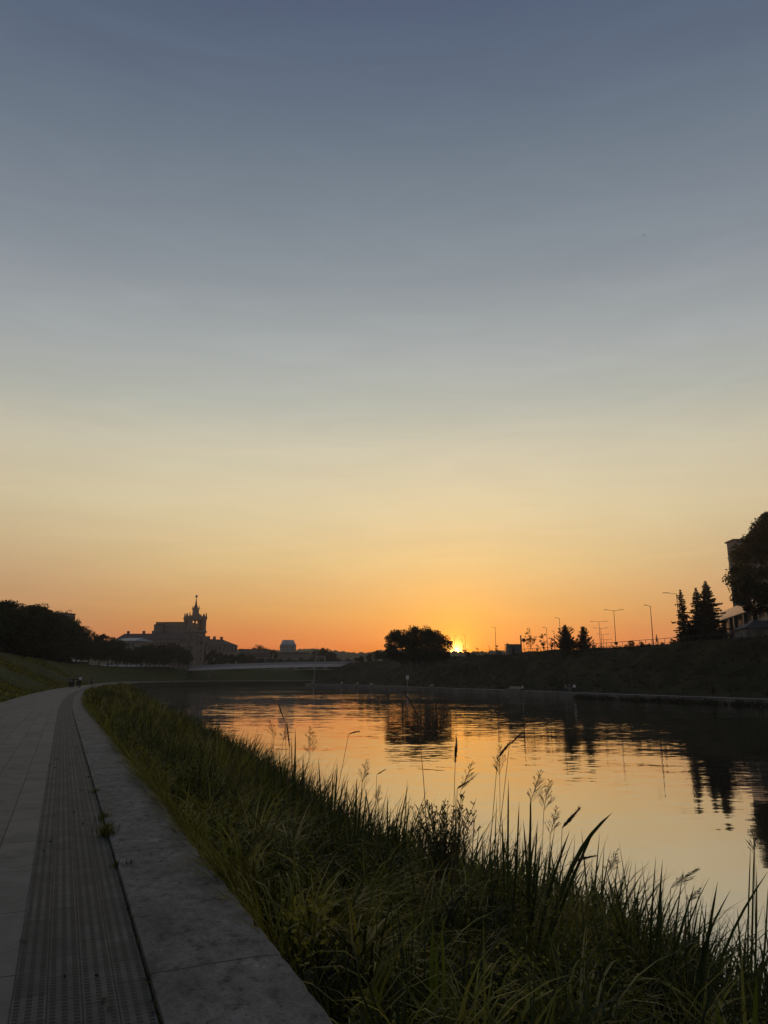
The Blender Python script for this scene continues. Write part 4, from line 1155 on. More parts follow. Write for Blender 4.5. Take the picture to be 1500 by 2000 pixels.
def gable_house(name, p0, p1, depth, z0, eave, ridge, wall, roof, label, cat, hip=0.0, group=None, chim=(), win=None, over=.5, flat=False):
    """a wing whose near front runs from p0 to p1 (world xy)"""
    a, b = Vector((p0[0], p0[1], 0)), Vector((p1[0], p1[1], 0)); L = (b-a).length
    o = empty(name, (a.x, a.y, z0), label, cat, group, math.atan2(b.y-a.y, b.x-a.x))
    e, r_ = eave-z0, ridge-z0
    MB().box((L/2, depth/2, e/2), (L, depth, e)).build('wall', M[wall], o)
    if flat:
        rf = MB().box((L/2, depth/2, e+(r_-e)/2), (L+over*2, depth+over*2, r_-e)).build('roof', M[roof], o)
    else:
        x0, x1, y0, y1 = -over, L+over, -over, depth+over; ym = depth/2; h0 = hip
        mb = MB(); mb.v = [(x0,y0,e+.02),(x1,y0,e+.02),(x1,y1,e+.02),(x0,y1,e+.02),(x0+h0,ym,r_),(x1-h0,ym,r_)]
        mb.f = [(0,1,5,4),(2,3,4,5),(1,2,5),(3,0,4),(3,2,1,0)]
        rf = mb.build('roof', M[roof], o)
    for c in chim:
        MB().box((c, depth/2, r_+.4), (1.3, 1.0, 2.4)).build('chimney', M['stone2'], rf)
    if win:
        n, rows, w, h = win
        me = win_mesh(w, h)
        for rr_ in range(rows):
            for k in range(n):
                w_ = link('window', me, None, o); w_.location = ((k+.5)*L/n, -.04, e*(rr_+.55)/rows)
    return o

def span(px0, px1, Y0, Y1):
    a = XY(px0, Y0, 12); b = XY(px1, Y1, 12); return (a.x, a.y), (b.x, b.y)
def zw(y, Y): return EYE + Y*math.tan(el(y))
gable_house('apartment_wing', *span(222, 352, 436, 428), 14, 5.6, zw(1249, 430), zw(1235.5, 430), 'stone', 'roof', 'long pale wing with tiled roof and chimneys left of the tower', 'building', 2.0, None, (4, 14, 20, 25), (18, 3, 1.5, 2.3))
gable_house('apartment_wing', *span(350, 376, 421, 417), 12, 5.6, zw(1243, 424), zw(1239, 424), 'stone', 'roof', 'short pale block against the left side of the tower', 'building', 3.0, None, (), (5, 4, 1.1, 2.0))
gable_house('apartment_wing', *span(402, 463, 424, 440), 14, 5.6, zw(1260, 430), zw(1247.5, 430), 'stone', 'roof', 'pale wing with hipped tiled roof right of the tower', 'building', 6.0, None, (2, 6, 10, 15), (8, 3, 1.4, 2.3))
gable_house('office_block', *span(300, 362, 470, 468), 18, 5.6, zw(1217, 470), zw(1215, 470), 'stone2', 'roofdark', 'tall plain block rising behind the roof left of the tower', 'building', group=None, win=(6, 6, 2.0, 1.2), flat=True, over=.2)
gable_house('office_block', *span(296.5, 313, 466, 466), 14, 5.6, zw(1221.5, 466), zw(1219.5, 466), 'stone2', 'roofdark', 'narrow lower stair block at the left end of the tall plain block', 'building', flat=True, over=.2)
gable_house('pale_house', *span(216, 262, 372, 366), 12, 6.0, zw(1252, 368), zw(1245, 368), 'stone', 'roofblue', 'pale house with bluish metal roof among the bank trees', 'house', 2.0, None, (), (6, 3, 1.2, 1.8))
gable_house('low_building', *span(466, 527, 470, 474), 14, 5.4, zw(1269.5, 470), zw(1267.5, 470), 'stone', 'roofdark', 'low flat pale building with large windows right of the hipped wing', 'building', win=(9, 2, 2.6, 2.6), flat=True, over=.3)
gable_house('low_building', *span(545, 602, 520, 520), 14, 5.4, zw(1277, 520), zw(1274.5, 520), 'stone', 'roofdark', 'low flat building under the drum shaped one', 'building', win=(12, 1, 1.4, 2.2), flat=True, over=.3)
gable_house('pavilion', *span(616, 634, 500, 500), 8, 5.4, zw(1281, 500), zw(1279, 500), 'stone', 'roofdark', 'small white pavilion right of the leaning mast', 'building', win=(4, 1, 1.0, 2.4), flat=True, over=.3)
gable_house('embankment_house', *span(60, 172, 330, 345), 12, 6.0, 9.5, 10.0, 'white', 'roofblue', 'long low white building glimpsed between the trunks of the left trees', 'building', win=(18, 1, 1.6, 1.4), flat=True, over=.2)
gable_house('garden_wall', *span(180, 272, 356, 362), .4, 5.8, 7.5, 7.6, 'white', 'stone', 'low pale wall along the road behind the left trees', 'wall', flat=True, over=.05)
b_ = gable_house('apartment_building', *span(112, 141, 270, 276), 14, 6.0, zw(1199, 272), zw(1197, 272), 'stone2', 'roofdark', 'tall building whose flat roof just shows above the left trees', 'building', win=(6, 6, 1.2, 1.5), flat=True, over=.2)
fr = MB(); L0 = 5.2; ht = zw(1190.5, 272) - 6.0 - (zw(1197, 272)-6.0)
for x in (4.4, 5.3): fr.tube([(x, .5, zw(1197,272)-6.0), (x, .5, zw(1190.5,272)-6.0)], .07, 5)
for x in (4.4, 5.3): fr.tube([(x, 2.6, zw(1197,272)-6.0), (x, 2.6, zw(1190.5,272)-6.0)], .07, 5)
fr.tube([(4.4,.5,zw(1190.5,272)-6.0),(5.3,.5,zw(1190.5,272)-6.0)], .07, 5); fr.tube([(5.3,.5,zw(1190.5,272)-6.0),(5.3,2.6,zw(1190.5,272)-6.0)], .07, 5)
fr.build('roof_frame', M['metal_dark'], b_)
# drum
dc = XY(561.5, 640, 10)
dr = empty('drum_building', (dc.x, dc.y, 5.4), 'round metal clad drum with narrowing top above the low roofs', 'building')
def zd(y): return zw(y, 640) - 5.4
MB().lathe([(6.9,0),(6.9,zd(1260)),(7.1,zd(1259.6)),(7.1,zd(1259))], n=28).build('wall', M['drum'], dr, True)
MB().lathe([(6.6,zd(1259)),(6.2,zd(1257.5)),(5.0,zd(1251)),(4.8,zd(1250.4)),(.2,zd(1250))], n=28).build('roof', M['drum'], dr, True)
for k in range(9):
    a = -math.pi*(k+.5)/9; w = MB().box((0,0,0),(.5,.3,1.6)).build('window', M['pane'], dr); w.location = (6.9*math.cos(a), 6.9*math.sin(a), zd(1264)); w.rotation_euler = (0,0,a+math.pi/2)

# ------------------------------------------------------------------ footbridge
A = Vector((-95, 367, 5.9)); B = Vector((-6.5, 353, 7.75)); d = B-A; L = d.length
br = empty('footbridge', A, 'white footbridge crossing low above the far bend of the river', 'bridge')
def bp(t, dy=0, dz=0):
    p = d*t + Vector((0, dy, dz + .55*math.sin(math.pi*t))); return p
mb = MB(); n = 24
for i in range(n):
    a_, b2 = bp(i/n), bp((i+1)/n)
    k = len(mb.v)
    for p_ in (a_, b2):
        mb.v += [(p_.x, p_.y-2.6, p_.z), (p_.x, p_.y+2.6, p_.z), (p_.x, p_.y+2.5, p_.z-1.25), (p_.x, p_.y-2.5, p_.z-1.25)]
    mb.f += [(k,k+1,k+5,k+4),(k+1,k+2,k+6,k+5),(k+2,k+3,k+7,k+6),(k+3,k,k+4,k+7)]
mb.build('deck', M['bridge_paint'], br)
for dy in (-2.55, 2.55):
    mb = MB(); mb.tube([bp(i/n, dy, 1.1) for i in range(n+1)], .06, 5); mb.tube([bp(i/n, dy, .55) for i in range(n+1)], .035, 4)
    for i in range(61): mb.tube([bp(i/60, dy, 0), bp(i/60, dy, 1.1)], .045, 4)
    for i in range(30): 
        p0_, p1_ = bp((i+.08)/30, dy, .12), bp((i+.92)/30, dy, .12); k = len(mb.v)
        for yy in (-.02, .02): mb.v += [(p0_.x,p0_.y+yy,p0_.z),(p1_.x,p1_.y+yy,p1_.z),(p1_.x,p1_.y+yy,p1_.z+.8),(p0_.x,p0_.y+yy,p0_.z+.8)]
        mb.f += [(k,k+1,k+2,k+3),(k+7,k+6,k+5,k+4),(k,k+4,k+5,k+1),(k+3,k+2,k+6,k+7)]
    mb.build('railing', M['metal_grey'], br)
for t in (.06, .12, .93):
    gz = {.06: 4.4, .12: 1.5, .93: 5.5}[t]
    p_ = bp(t); MB().box((p_.x, p_.y, (p_.z-1.24 + gz-5.9)/2), (.9, 1.6, (p_.z-1.24) - (gz-5.9))).build('pier', M['concrete_wall'], br)
# leaning mast on the quay tip
mbase = Vector((-32.2, 347, -1.3)); mt = P(619, 1258.5, 347)
o = empty('leaning_mast', mbase, 'tall thin pale mast leaning right in front of the white bridge', 'mast')
MB().tube([(0,0,0), (mt-mbase)*.5, mt-mbase], [.16,.12,.05], 7).build('pole', M['metal_grey'], o)
MB().lathe([(.6,0),(.6,.25),(.3,.35)], n=10).build('base', M['concrete_wall'], o)

# ------------------------------------------------------------------ lamps
def lamp(px, Y, topy, zb, arms, side, label, arm=1.7, cat='street lamp', box=False, mat='metal_dark', r=.09, group='street lamps along the far bank road'):
    b0 = XY(px, Y, zb); zt = zw(topy, Y) - zb
    o = empty('street_lamp', b0, label, cat, group)
    MB().tube([(0,0,-.3),(0,0,.8),(0,0,.85),(0,0,zt)], [r*1.35,r*1.35,r,r*.6], 7).build('pole', M[mat], o)
    for k in range(arms):
        sd = side if arms == 1 else (-1, 1)[k]
        MB().tube([(0,0,zt-.12),(sd*arm*.5,0,zt+.02),(sd*arm*.75,0,zt+.1)], r*.45, 5).build('arm', M[mat], o)
        h = MB().box((sd*arm*.95,0,zt+.12), (arm*.55,.24,.1)); hh = h.build('lamp_head', M[mat], o)
    if box: MB().box((0,-.1,1.9), (.75,.5,.55)).build('control_box', M['metal_dark'], o)
    return o
lamp(1276, 147, 1183, 7.9, 1, -1, 'tall single arm lamp beside the walker at the railing', 1.0)
lamp(1204, 185, 1192, 7.9, 2, 1, 'nearest double arm road lamp with a dark box on its pole', 2.0, box=True)
lamp(1174, 226, 1214, 7.9, 2, 1, 'second double arm road lamp, left of the nearest one', 2.2)
lamp(1177, 257, 1227, 7.9, 2, 1, 'third double arm road lamp, beyond the second', 2.1)
lamp(1181, 296, 1239, 7.9, 2, 1, 'fourth double arm road lamp in the receding line', 2.0)
lamp(1187, 337, 1249, 7.9, 2, 1, 'farthest double arm road lamp in the receding line', 2.0)
lamp(1330, 158, 1159, 7.9, 1, -1, 'lamp mostly hidden behind the thin spruce, its arm poking out left', 2.4)
lamp(969, 222, 1225, 7.8, 1, -1, 'slim lamp standing alone right of the sun', .9)
lamp(1070, 215, 1226, 7.8, 1, -1, 'lamp between the narrow young tree and the rounded conifers', .9)
lamp(1096, 186, 1207.5, 7.8, 1, -1, 'lamp rising behind the larger rounded conifer', .9)
lamp(1084, 212, 1233, 7.8, 1, -1, 'shorter post just left of the larger rounded conifer', .5)
lamp(888, 269, 1242, 7.8, 1, 1, 'slim lamp directly above the setting sun', .7)
lamp(904.5, 290, 1249, 7.8, 1, -1, 'faint far lamp between two slim lamps near the sun', .7)
lamp(909.5, 262, 1240, 7.8, 1, -1, 'slim lamp just right of the sun and its small bushy tree', .9)
lamp(956, 240, 1261, 7.8, 1, -1, 'short far lamp behind the railing end', .5)
for px, Y, ty, by, lab in [(265,352,1261,1285,'pale lamp by the pale house on the left bank'),(310,356,1270,1302,'pale lamp among trees left of the tower building'),(371,362,1274,1303,'pale lamp at the left end of the white bridge')]:
    lamp(px, Y, ty, 5.9, 1, -1 if px < 300 else 1, lab, 1.2, mat='metal_grey', r=.12, group='lamps on the left bank road')
# round sign post and square post on the far bank
o = empty('round_sign', XY(1024, 205, 7.8), 'small round sign on a thin post beside the square post', 'sign')
zt = zw(1247.5, 205)-7.8; MB().tube([(0,0,-.2),(0,0,zt)], .05, 5).build('post', M['metal_dark'], o)
t = MB().lathe([(.55,-.03),(.55,.03)], n=16).build('sign_plate', M['metal_dark'], o); t.rotation_euler = (math.pi/2,0,0); t.location = (0,-.08,zt-.4)
o = empty('square_post', XY(1018.5, 206, 7.8), 'thick square post rising between the metal box and the birch', 'post')
zt = zw(1242, 206)-7.8; MB().box((0,0,zt/2), (.34,.34,zt)).build('post', M['metal_dark'], o); MB().box((0,0,zt+.08), (.44,.44,.16)).build('cap', M['metal_dark'], o)
# metal box / kiosk on the bank
o = empty('metal_kiosk', XY(1004, 209, 7.7), 'dark grey metal kiosk standing on the bank edge', 'kiosk', rz=.12)
MB().box((0,0,1.35),(3.6,2.4,2.7)).build('body', M['stone2'], o)
MB().box((0,0,2.79),(3.9,2.7,.18)).build('roof', M['metal_dark'], o)
MB().box((-.5,-1.22,1.05),(.95,.05,2.0)).build('door', M['metal_dark'], o)
# railing along the bank top
def railing():
    pts = []
    acc = arc(RIGHT)
    for i in range(len(RIGHT)):
        q_ = RIGHT[i] + RIGHT_N[i]*17.9
        if 128 < q_.y < 236: pts.append(Vector((q_.x, q_.y, 7.85)))
    cum = arc(pts); o = empty('railing_fence', pts[0], 'long thin metal railing along the top of the far bank', 'railing')
    def at(s):
        k = 0
        while k < len(pts)-2 and cum[k+1] < s: k += 1
        t = (s-cum[k])/(cum[k+1]-cum[k]); return pts[k].lerp(pts[k+1], t) - pts[0]
    pm = MB().tube([(0,0,-.25),(0,0,1.22)], .045, 5).mesh('post'); pm.materials.append(M['metal_dark'])
    s = 0.0; nodes = []
    while s < cum[-1]:
        p_ = at(s); w = link('post', pm, None, o); w.location = p_; nodes.append(p_); s += 2.0
    for h, r_ in ((1.22, .05), (.3, .03)):
        MB().tube([p_ + Vector((0,0,h)) for p_ in nodes], r_, 5).build('rail', M['metal_dark'], o)
railing()
# white sign on the quay
o = empty('quay_sign', XY(796, 233, -1.3), 'white square notice on a pale post by the far quay', 'sign')
zb = -1.3; zt = zw(1319, 233)-zb
MB().tube([(0,0,0),(0,0,zt-.1)], .09, 6).build('post', M['metal_grey'], o)
MB().box((0,-.12,zt-.6),(.85,.05,1.2)).build('sign_plate', M['white'], o)
MB().box((0,-.085,zt-.6),(.95,.04,1.3)).build('frame', M['metal_grey'], o)

# ------------------------------------------------------------------ buildings on the right
tb = XY(1453, 262, 8)
b_ = empty('tower_block', (tb.x, tb.y, 8), 'tall dark tower block half hidden by the huge tree', 'building', rz=R(-2))
hz = zw(1055, 262) - 8
MB().box((13,3.7,hz/2), (24,6,hz)).build('wall', M['stone2'], b_)
MB().box((13,3.7,hz+.25), (25.0,7.2,.5)).build('roof', M['roofdark'], b_)
MB().box((1.4,.35,hz-9), (.2,.7,18)).build('balcony_side', M['stone2'], b_)
wm = win_mesh(2.6, 1.5); wl = win_mesh(1.5, 1.7, .14, 'white')
for r_ in range(10):
    for k in range(3):
        w = link('window', wm, None, b_); w.location = (6.0+k*4.2, .66, hz-2.0-r_*3.0)
for r_ in range(6):
    w = link('sky_bright_board', wl, None, b_); w.location = (2.9, .65, hz-1.9-r_*3.0)  # white boards stand in for bright sky seen through the stair windows
for r_ in range(6): MB().box((8.5,.2,hz-3.2-r_*3.0),(13,.9,.9)).build('balcony', M['stone'], b_)

# sunlit modern building
p0, p1 = Vector((79.8, 179, 0)), Vector((70.5, 138, 0)); dv = (p1-p0); Lm = dv.length
mbd = empty('modern_building', (p0.x, p0.y, 8), 'long flat roofed building with sunlit facade and glass band, right of the spruces', 'building', rz=math.atan2(dv.y, dv.x))
# local x along the facade towards the viewer; +y is away from the river
MB().box((Lm/2, 9, 2.3), (Lm, 17, 4.6)).build('wall', M['pink'], mbd)
MB().box((Lm/2, 9.3, 5.45), (Lm-.6, 16.4, 1.7)).build('glass_band', M['pane'], mbd)
MB().box((Lm/2, 8.8, 7.2), (Lm+2, 19.5, 1.8)).build('fascia', M['pink'], mbd)
MB().box((Lm/2+3, 10, 8.5), (Lm-6, 14, .8)).build('roof', M['stone'], mbd)
for x in (9, 16, 20.5, 29, 36): MB().box((x, -.25, 3.1), (.9, .8, 6.2)).build('column', M['roofdark'], mbd)
for x in np.arange(1.0, Lm, .9): MB().box((x, 1.02, 5.45), (.1, .1, 1.7)).build('mullion', M['white'], mbd)
MB().tube([(4,8,8.9),(4,8,10.6)], .05, 5).build('antenna', M['metal_dark'], mbd)

hs = XY(1459, 131, 8)
gh = gable_house('bank_house', (hs.x, hs.y), (hs.x+9, hs.y-1.5), 7, 8.0, 10.0, 11.6, 'stone2', 'roofdark', 'small dark roofed house under the huge tree at the right edge', 'house', 3.0, win=(4, 1, .9, 1.0))
MB().tube([(7.2,-.7,.8),(9.4,-.7,2.2)], .06, 5).build('handrail', M['white'], gh)

# ------------------------------------------------------------------ cars on the left road
def make_car():
    o = empty('parked_car', (0,0,0), '', 'car', 'cars parked on the left bank road')
    prof = [(-2.1,.35),(-2.15,.75),(-1.9,.92),(-1.45,.98),(-1.0,1.42),(.55,1.45),(1.2,.98),(1.95,.86),(2.12,.6),(2.1,.35)]
    body = MB().prism(prof, -.85, .85); me = body.mesh('body'); bd = link('body', me, M['carw'], o)
    bd.modifiers.new('b', 'BEVEL').width = .06
    gl = MB().prism([(-1.32,1.0),(-.95,1.38),(.5,1.4),(1.02,1.0)], -.865, .865).build('window', M['pane'], o)
    wm_ = MB().lathe([(.12,-.1),(.3,-.11),(.33,-.05),(.33,.05),(.3,.11),(.12,.1)], n=14).mesh('wheel'); wm_.materials.append(M['rubber'])
    for x in (-1.35, 1.3):
        for y in (-.8, .8):
            w = link('wheel', wm_, None, o); w.location = (x, y, .33); w.rotation_euler = (math.pi/2, 0, 0)
    for y in (-.6, .6): MB().box((2.1, y, .68), (.06, .35, .16)).build('headlight', M['white'], o)
    return o
car0 = make_car()
for i, (px, Y, lab) in enumerate([(279,366,'white parked car nearest the pale house on the left bank'),(293,362,'white parked car left of the pale lamp among the trees'),(311,363,'white parked car right of that lamp on the left bank'),(323,362,'white parked car closest to the white bridge'),(218,352,'pale parked car under the trees by the low pale wall')]):
    c = car0 if i == 0 else copy_tree(car0)
    c.location = XY(px, Y-4, 6.15); c.rotation_euler = (0, 0, random.uniform(-.3, .3)); c['label'] = lab

# ------------------------------------------------------------------ lounger benches on the far quay
def make_bench():
    o = empty('park_bench', (0,0,0), '', 'bench', 'benches along the far quay')
    MB().prism([(-.9,.42),(-.1,.36),(.5,.9),(.46,.96),(-.1,.44),(-.9,.5)], -.75, .75).build('seat', M['wood'], o)
    for y in (-.6, .6):
        MB().box((-.7,y,.21),(.08,.08,.42)).build('leg', M['metal_dark'], o); MB().box((.3,y,.33),(.08,.08,.62)).build('leg', M['metal_dark'], o)
    return o
bn = make_bench()
def rightpt(px, Y, z=-1.29):
    return XY(px, Y, z)
for i, (px, Y, lab) in enumerate([(610,343,'farthest pale bench on the quay tip by the leaning mast'),(666,303,'second farthest bench on the far quay'),(697,284,'third farthest bench on the far quay'),(725,269,'bench on the far quay left of the white notice'),(842,218,'bench on the far quay right of the white notice'),(1000,167,'left one of two benches beside the seated person'),(1013,164,'right one of two benches beside the seated person')]):
    c = bn if i == 0 else copy_tree(bn)
    c.location = rightpt(px, Y); c.rotation_euler = (0,0,R(20)+i*.1); c['label'] = lab

# ------------------------------------------------------------------ people
def skin_mesh(name, verts, edges, radii, root=0, sub=1):
    me = bpy.data.meshes.new(name); me.from_pydata(verts, edges, [])
    o = bpy.data.objects.new(name, me); COL.objects.link(o)
    o.modifiers.new('skin', 'SKIN'); 
    if not me.skin_vertices: 
        bpy.context.view_layer.objects.active = o
    for i, v in enumerate(me.skin_vertices[0].data):
        v.radius = (radii[i], radii[i]); v.use_root = (i == root)
    o.modifiers.new('sub', 'SUBSURF').levels = sub
    dg = bpy.context.evaluated_depsgraph_get(); dg.update()
    m2 = bpy.data.meshes.new_from_object(o.evaluated_get(dg))
    bpy.data.objects.remove(o); m2.name = name
    for p in m2.polygons: p.use_smooth = True
    return m2

def person(loc, rz, label, top='clothw', legs='clothd', pose='walk', h=1.74, group=None, arm=0.0):
    o = empty('person', loc, label, 'person', group, rz, h/1.74)
    # facing +x ; joints
    if pose == 'sit':
        hip, kn, ft = .5, [(.45,.1,.5),(.45,-.1,.5)], [(.5,.12,.06),(.52,-.12,.06)]
        z = -.42
    else:
        st = {'walk': .2, 'stand': .04, 'ride': .12}[pose]
        kn = [(st*.75,.1,.5),(-st*.35,-.1,.5)]; ft = [(st,.11,.08),(-st,-.11,.1)]; z = 0
    pel = (0,0,.95+z); wai = (0,0,1.1+z); che = (.02,0,1.32+z); nec = (.02,0,1.48+z); chn = (.05,0,1.58+z); crn = (.02,0,1.69+z)
    nose = (.115,0,1.6+z)
    shl, shr = (.01,.19,1.42+z), (.01,-.19,1.42+z)
    a = {'walk': .12, 'stand': .05, 'ride': .3, 'sit': .28}[pose] + arm
    ell, elr = (a*.3,.26,1.16+z), (-a*.3 if pose == 'walk' else a*.3,-.26,1.16+z)
    hal, har = (a*1.1,.25,.93+z+a*.4), ((-a*.2 if pose == 'walk' else a*1.1),-.25,.93+z+a*.4)
    fil, fir = (hal[0]+.04,.245,hal[2]-.13), (har[0]+.04,-.245,har[2]-.13)
    tol, tor = (ft[0][0]+.17,ft[0][1],.035), (ft[1][0]+.17,ft[1][1],.035)
    V = [pel,wai,che,nec,chn,crn,nose,shl,ell,hal,fil,shr,elr,har,fir,(0,.09,.9+z),kn[0],ft[0],tol,(0,-.09,.9+z),kn[1],ft[1],tor]
    E_ = [(0,1),(1,2),(2,3),(3,4),(4,5),(4,6),(2,7),(7,8),(8,9),(9,10),(2,11),(11,12),(12,13),(13,14),(0,15),(15,16),(16,17),(17,18),(0,19),(19,20),(20,21),(21,22)]
    Rr = [.125,.115,.13,.055,.085,.075,.022,.065,.045,.034,.02,.065,.045,.034,.02,.085,.058,.042,.03,.085,.058,.042,.03]
    bm_ = skin_mesh('body', V, E_, Rr); link('body', bm_, M['skin'], o)
    sv = [(pel[0],0,pel[2]-.02),wai,che,(nec[0],0,nec[2]-.05),shl,tuple(Vector(shl).lerp(Vector(ell),.9)),shr,tuple(Vector(shr).lerp(Vector(elr),.9))]
    link('shirt', skin_mesh('shirt', sv, [(0,1),(1,2),(2,3),(2,4),(4,5),(2,6),(6,7)], [.15,.14,.155,.08,.085,.068,.085,.068]), M[top], o)
    tv = [pel,(0,.09,.88+z),kn[0],(ft[0][0],ft[0][1],.13),(0,-.09,.88+z),kn[1],(ft[1][0],ft[1][1],.13)]
    link('trousers', skin_mesh('trousers', tv, [(0,1),(1,2),(2,3),(0,4),(4,5),(5,6)], [.145,.105,.078,.066,.105,.078,.066]), M[legs], o)
    hv = [(.0,0,1.66+z),(.0,0,1.73+z),(-.05,0,1.62+z)]
    link('hair', skin_mesh('hair', hv, [(0,1),(0,2)], [.09,.075,.08]), M['hair'], o)
    for t_, f_ in ((tol, ft[0]), (tor, ft[1])):
        MB().tube([(f_[0]-.06,f_[1],.05),(f_[0]+.05,f_[1],.05),(t_[0]+.02,t_[1],.035)], [.045,.055,.035], 6).build('shoe', M['clothd'], o)
    return o
gpp = 'people on the near path'
away = math.atan2(U.y, U.x)
def pathpt(px, py): 
    return Gp(px, py, 0.006)
pa = pathpt(136.5, 1343.3); person(pa, away, 'person in a grey top walking on the path, left of the walking pair', 'clothg', 'clothd', 'walk', group=gpp)
pb = pathpt(141.8, 1343.6); person(pb, away, 'person all in dark clothes, right of the walking pair on the path', 'clothd', 'clothd', 'walk', 1.7, gpp)
pc = pathpt(151.6, 1342.6); person(pc, away+.1, 'dark dressed person half hidden beside the white shirted rider', 'clothd', 'clothd', 'walk', 1.76, gpp)
pd = pathpt(155.2, 1343.3); person(pd + Vector((0,0,.16)), away, 'person in white shirt riding a kick scooter on the path', 'clothw', 'clothd', 'ride', 1.78, gpp)
ks = empty('kick_scooter', pd, 'small dark kick scooter under the white shirted rider on the path', 'scooter', rz=away)
MB().box((0,0,.12),(.75,.14,.05)).build('deck', M['metal_dark'], ks)
MB().tube([(.42,0,.1),(.38,0,.6),(.34,0,1.08)], .022, 6).build('stem', M['metal_dark'], ks)
MB().tube([(.34,-.24,1.08),(.34,.24,1.08)], .02, 6).build('handlebar', M['rubber'], ks)
for x in (-.42, .44):
    w = MB().lathe([(.03,-.025),(.09,-.03),(.1,0),(.09,.03),(.03,.025)], n=12).build('wheel', M['rubber'], ks); w.location = (x,0,.1); w.rotation_euler = (math.pi/2,0,0)
pe = pathpt(178, 1338.6); person(pe, away+2.8, 'tiny far person in dark clothes where the path bends behind the grass', 'clothd', 'clothd', 'stand', 1.65, gpp)
gq = 'people on the far quay'
person(rightpt(1021.5, 162, -1.29), R(190), 'person in a white top sitting at the end of the quay benches', 'clothw', 'clothd', 'sit', group=gq)
person(rightpt(1105.5, 145), R(100), 'person in a grey top, leftmost of the three walking on the far quay', 'clothg', 'clothb', 'walk', 1.72, gq)
person(rightpt(1113.5, 143), R(100), 'person in dark clothes, middle of the three walking on the far quay', 'clothd', 'clothg', 'walk', 1.7, gq)
person(rightpt(1122.5, 142), R(105), 'person in a white shirt, rightmost of the three on the far quay', 'clothw', 'clothd', 'walk', 1.78, gq)
person(XY(1283.5, 146, 7.9), R(160), 'dark silhouetted person walking behind the railing on the far bank', 'clothd', 'clothd', 'walk', 1.8, None, .1)
person(rightpt(668, 301), R(200), 'person in a white top sitting on a distant quay bench', 'clothw', 'clothb', 'sit', 1.74, gq)
seat = MB().box((0,0,.21),(.5,.5,.42)).build('stone_block', M['concrete_wall']); seat.location = rightpt(1021.5, 162, -1.29)
tag(seat, 'pale concrete seat block under the sitting person on the quay', 'seat')

# ------------------------------------------------------------------ bird
bl = P(1258.5, 460, 110)
bd = empty('flying_bird', bl, 'tiny dark bird flying high in the sky on the right', 'bird', rz=.5, sc=.6)
MB().tube([(-.22,0,0),(-.12,0,.01),(0,0,.02),(.12,0,.02),(.2,0,.0)], [.015,.05,.07,.045,.01], 7).build('body', M['bird'], bd)
for sgn in (-1, 1):
    w = MB(); w.v = [(-.09,0,.03),(.09,0,.03),(.07,sgn*.22,.12),(-.05,sgn*.22,.12),(-.02,sgn*.45,.06),(-.05,sgn*.45,.06)]
    w.v += [(x, y, z_-.012) for x, y, z_ in w.v]
    w.f = [(0,1,2,3),(3,2,4,5),(9,8,7,6),(11,10,8,9),(0,6,7,1),(1,7,8,2),(2,8,10,4),(4,10,11,5),(5,11,9,3),(3,9,6,0)]
    w.build('wing', M['bird'], bd)

# ------------------------------------------------------------------ light
SUN_PX, SUN_PY = 890.5, 1272.0
SUN_EL = el(SUN_PY); sdir = P(SUN_PX, SUN_PY, 1000) - Vector((0,0,EYE)); sdir.normalize()
SUN_AZ = math.atan2(sdir.x, sdir.y)
ld = bpy.data.lights.new('sun', 'SUN'); ld.energy = 2.0; ld.angle = R(.5); ld.color = (1.0, .55, .25)
lo = bpy.data.objects.new('sun', ld); COL.objects.link(lo); ldir = Vector((math.sin(SUN_AZ)*math.cos(SUN_EL-R(.45)), math.cos(SUN_AZ)*math.cos(SUN_EL-R(.45)), math.sin(SUN_EL-R(.45))))   # the disc is half set behind the bank
lo.rotation_euler = ldir.to_track_quat('Z', 'Y').to_euler()

w = bpy.data.worlds.new('World'); S.world = w; w.use_nodes = True
nt = w.node_tree; bg = nt.nodes['Background']
sky = N(nt, 'ShaderNodeTexSky', sky_type='NISHITA'); sky.sun_disc = False
sky.sun_elevation = SUN_EL; sky.sun_rotation = SUN_AZ
tcn = N(nt, 'ShaderNodeTexCoord'); vec = tcn.outputs['Generated']
sp = N(nt, 'ShaderNodeSeparateXYZ'); nt.links.new(vec, sp.inputs[0])
asn = math_node(nt, 'ARCSINE', sp.outputs['Z'])
deg = math_node(nt, 'MULTIPLY', asn, 180/math.pi/90)       # 0..1 for 0..90 deg
# dusk gradient by elevation (linear radiance); the Nishita sky supplies the lean toward the sun
STOPS = [(-2, 0.7144, 0.0975, 0.013), (0, 0.7373, 0.1026, 0.0135), (2.4, 0.7604, 0.1231, 0.0178), (4.72, 0.7788, 0.3647, 0.0989), (8.65, 0.8593, 0.6222, 0.2877), (12.61, 0.8615, 0.7251, 0.4433), (16.57, 0.775, 0.7109, 0.5151), (20.49, 0.577, 0.5947, 0.5126), (24.35, 0.4745, 0.5104, 0.5023), (29.92, 0.3203, 0.3658, 0.4029), (35.17, 0.2314, 0.2833, 0.3381), (41.6, 0.1469, 0.1949, 0.2658), (47.3, 0.1008, 0.1362, 0.2198), (60, 0.0605, 0.0889, 0.1501), (90, 0.0454, 0.0642, 0.1072)]
g_ = ramp(nt, deg, [(max(0, a/90), (r_, gg, bb)) for a, r_, gg, bb in STOPS[1:]])
# paler peach horizon to the sides of the sun
SIDE = [(0,.62,.19,.075),(2.4,.66,.24,.10),(4.72,.70,.35,.15),(8.65,.78,.55,.29)] + [t for t in STOPS if t[0] > 12]
gs_ = ramp(nt, deg, [(a/90, (r_, gg, bb)) for a, r_, gg, bb in SIDE])
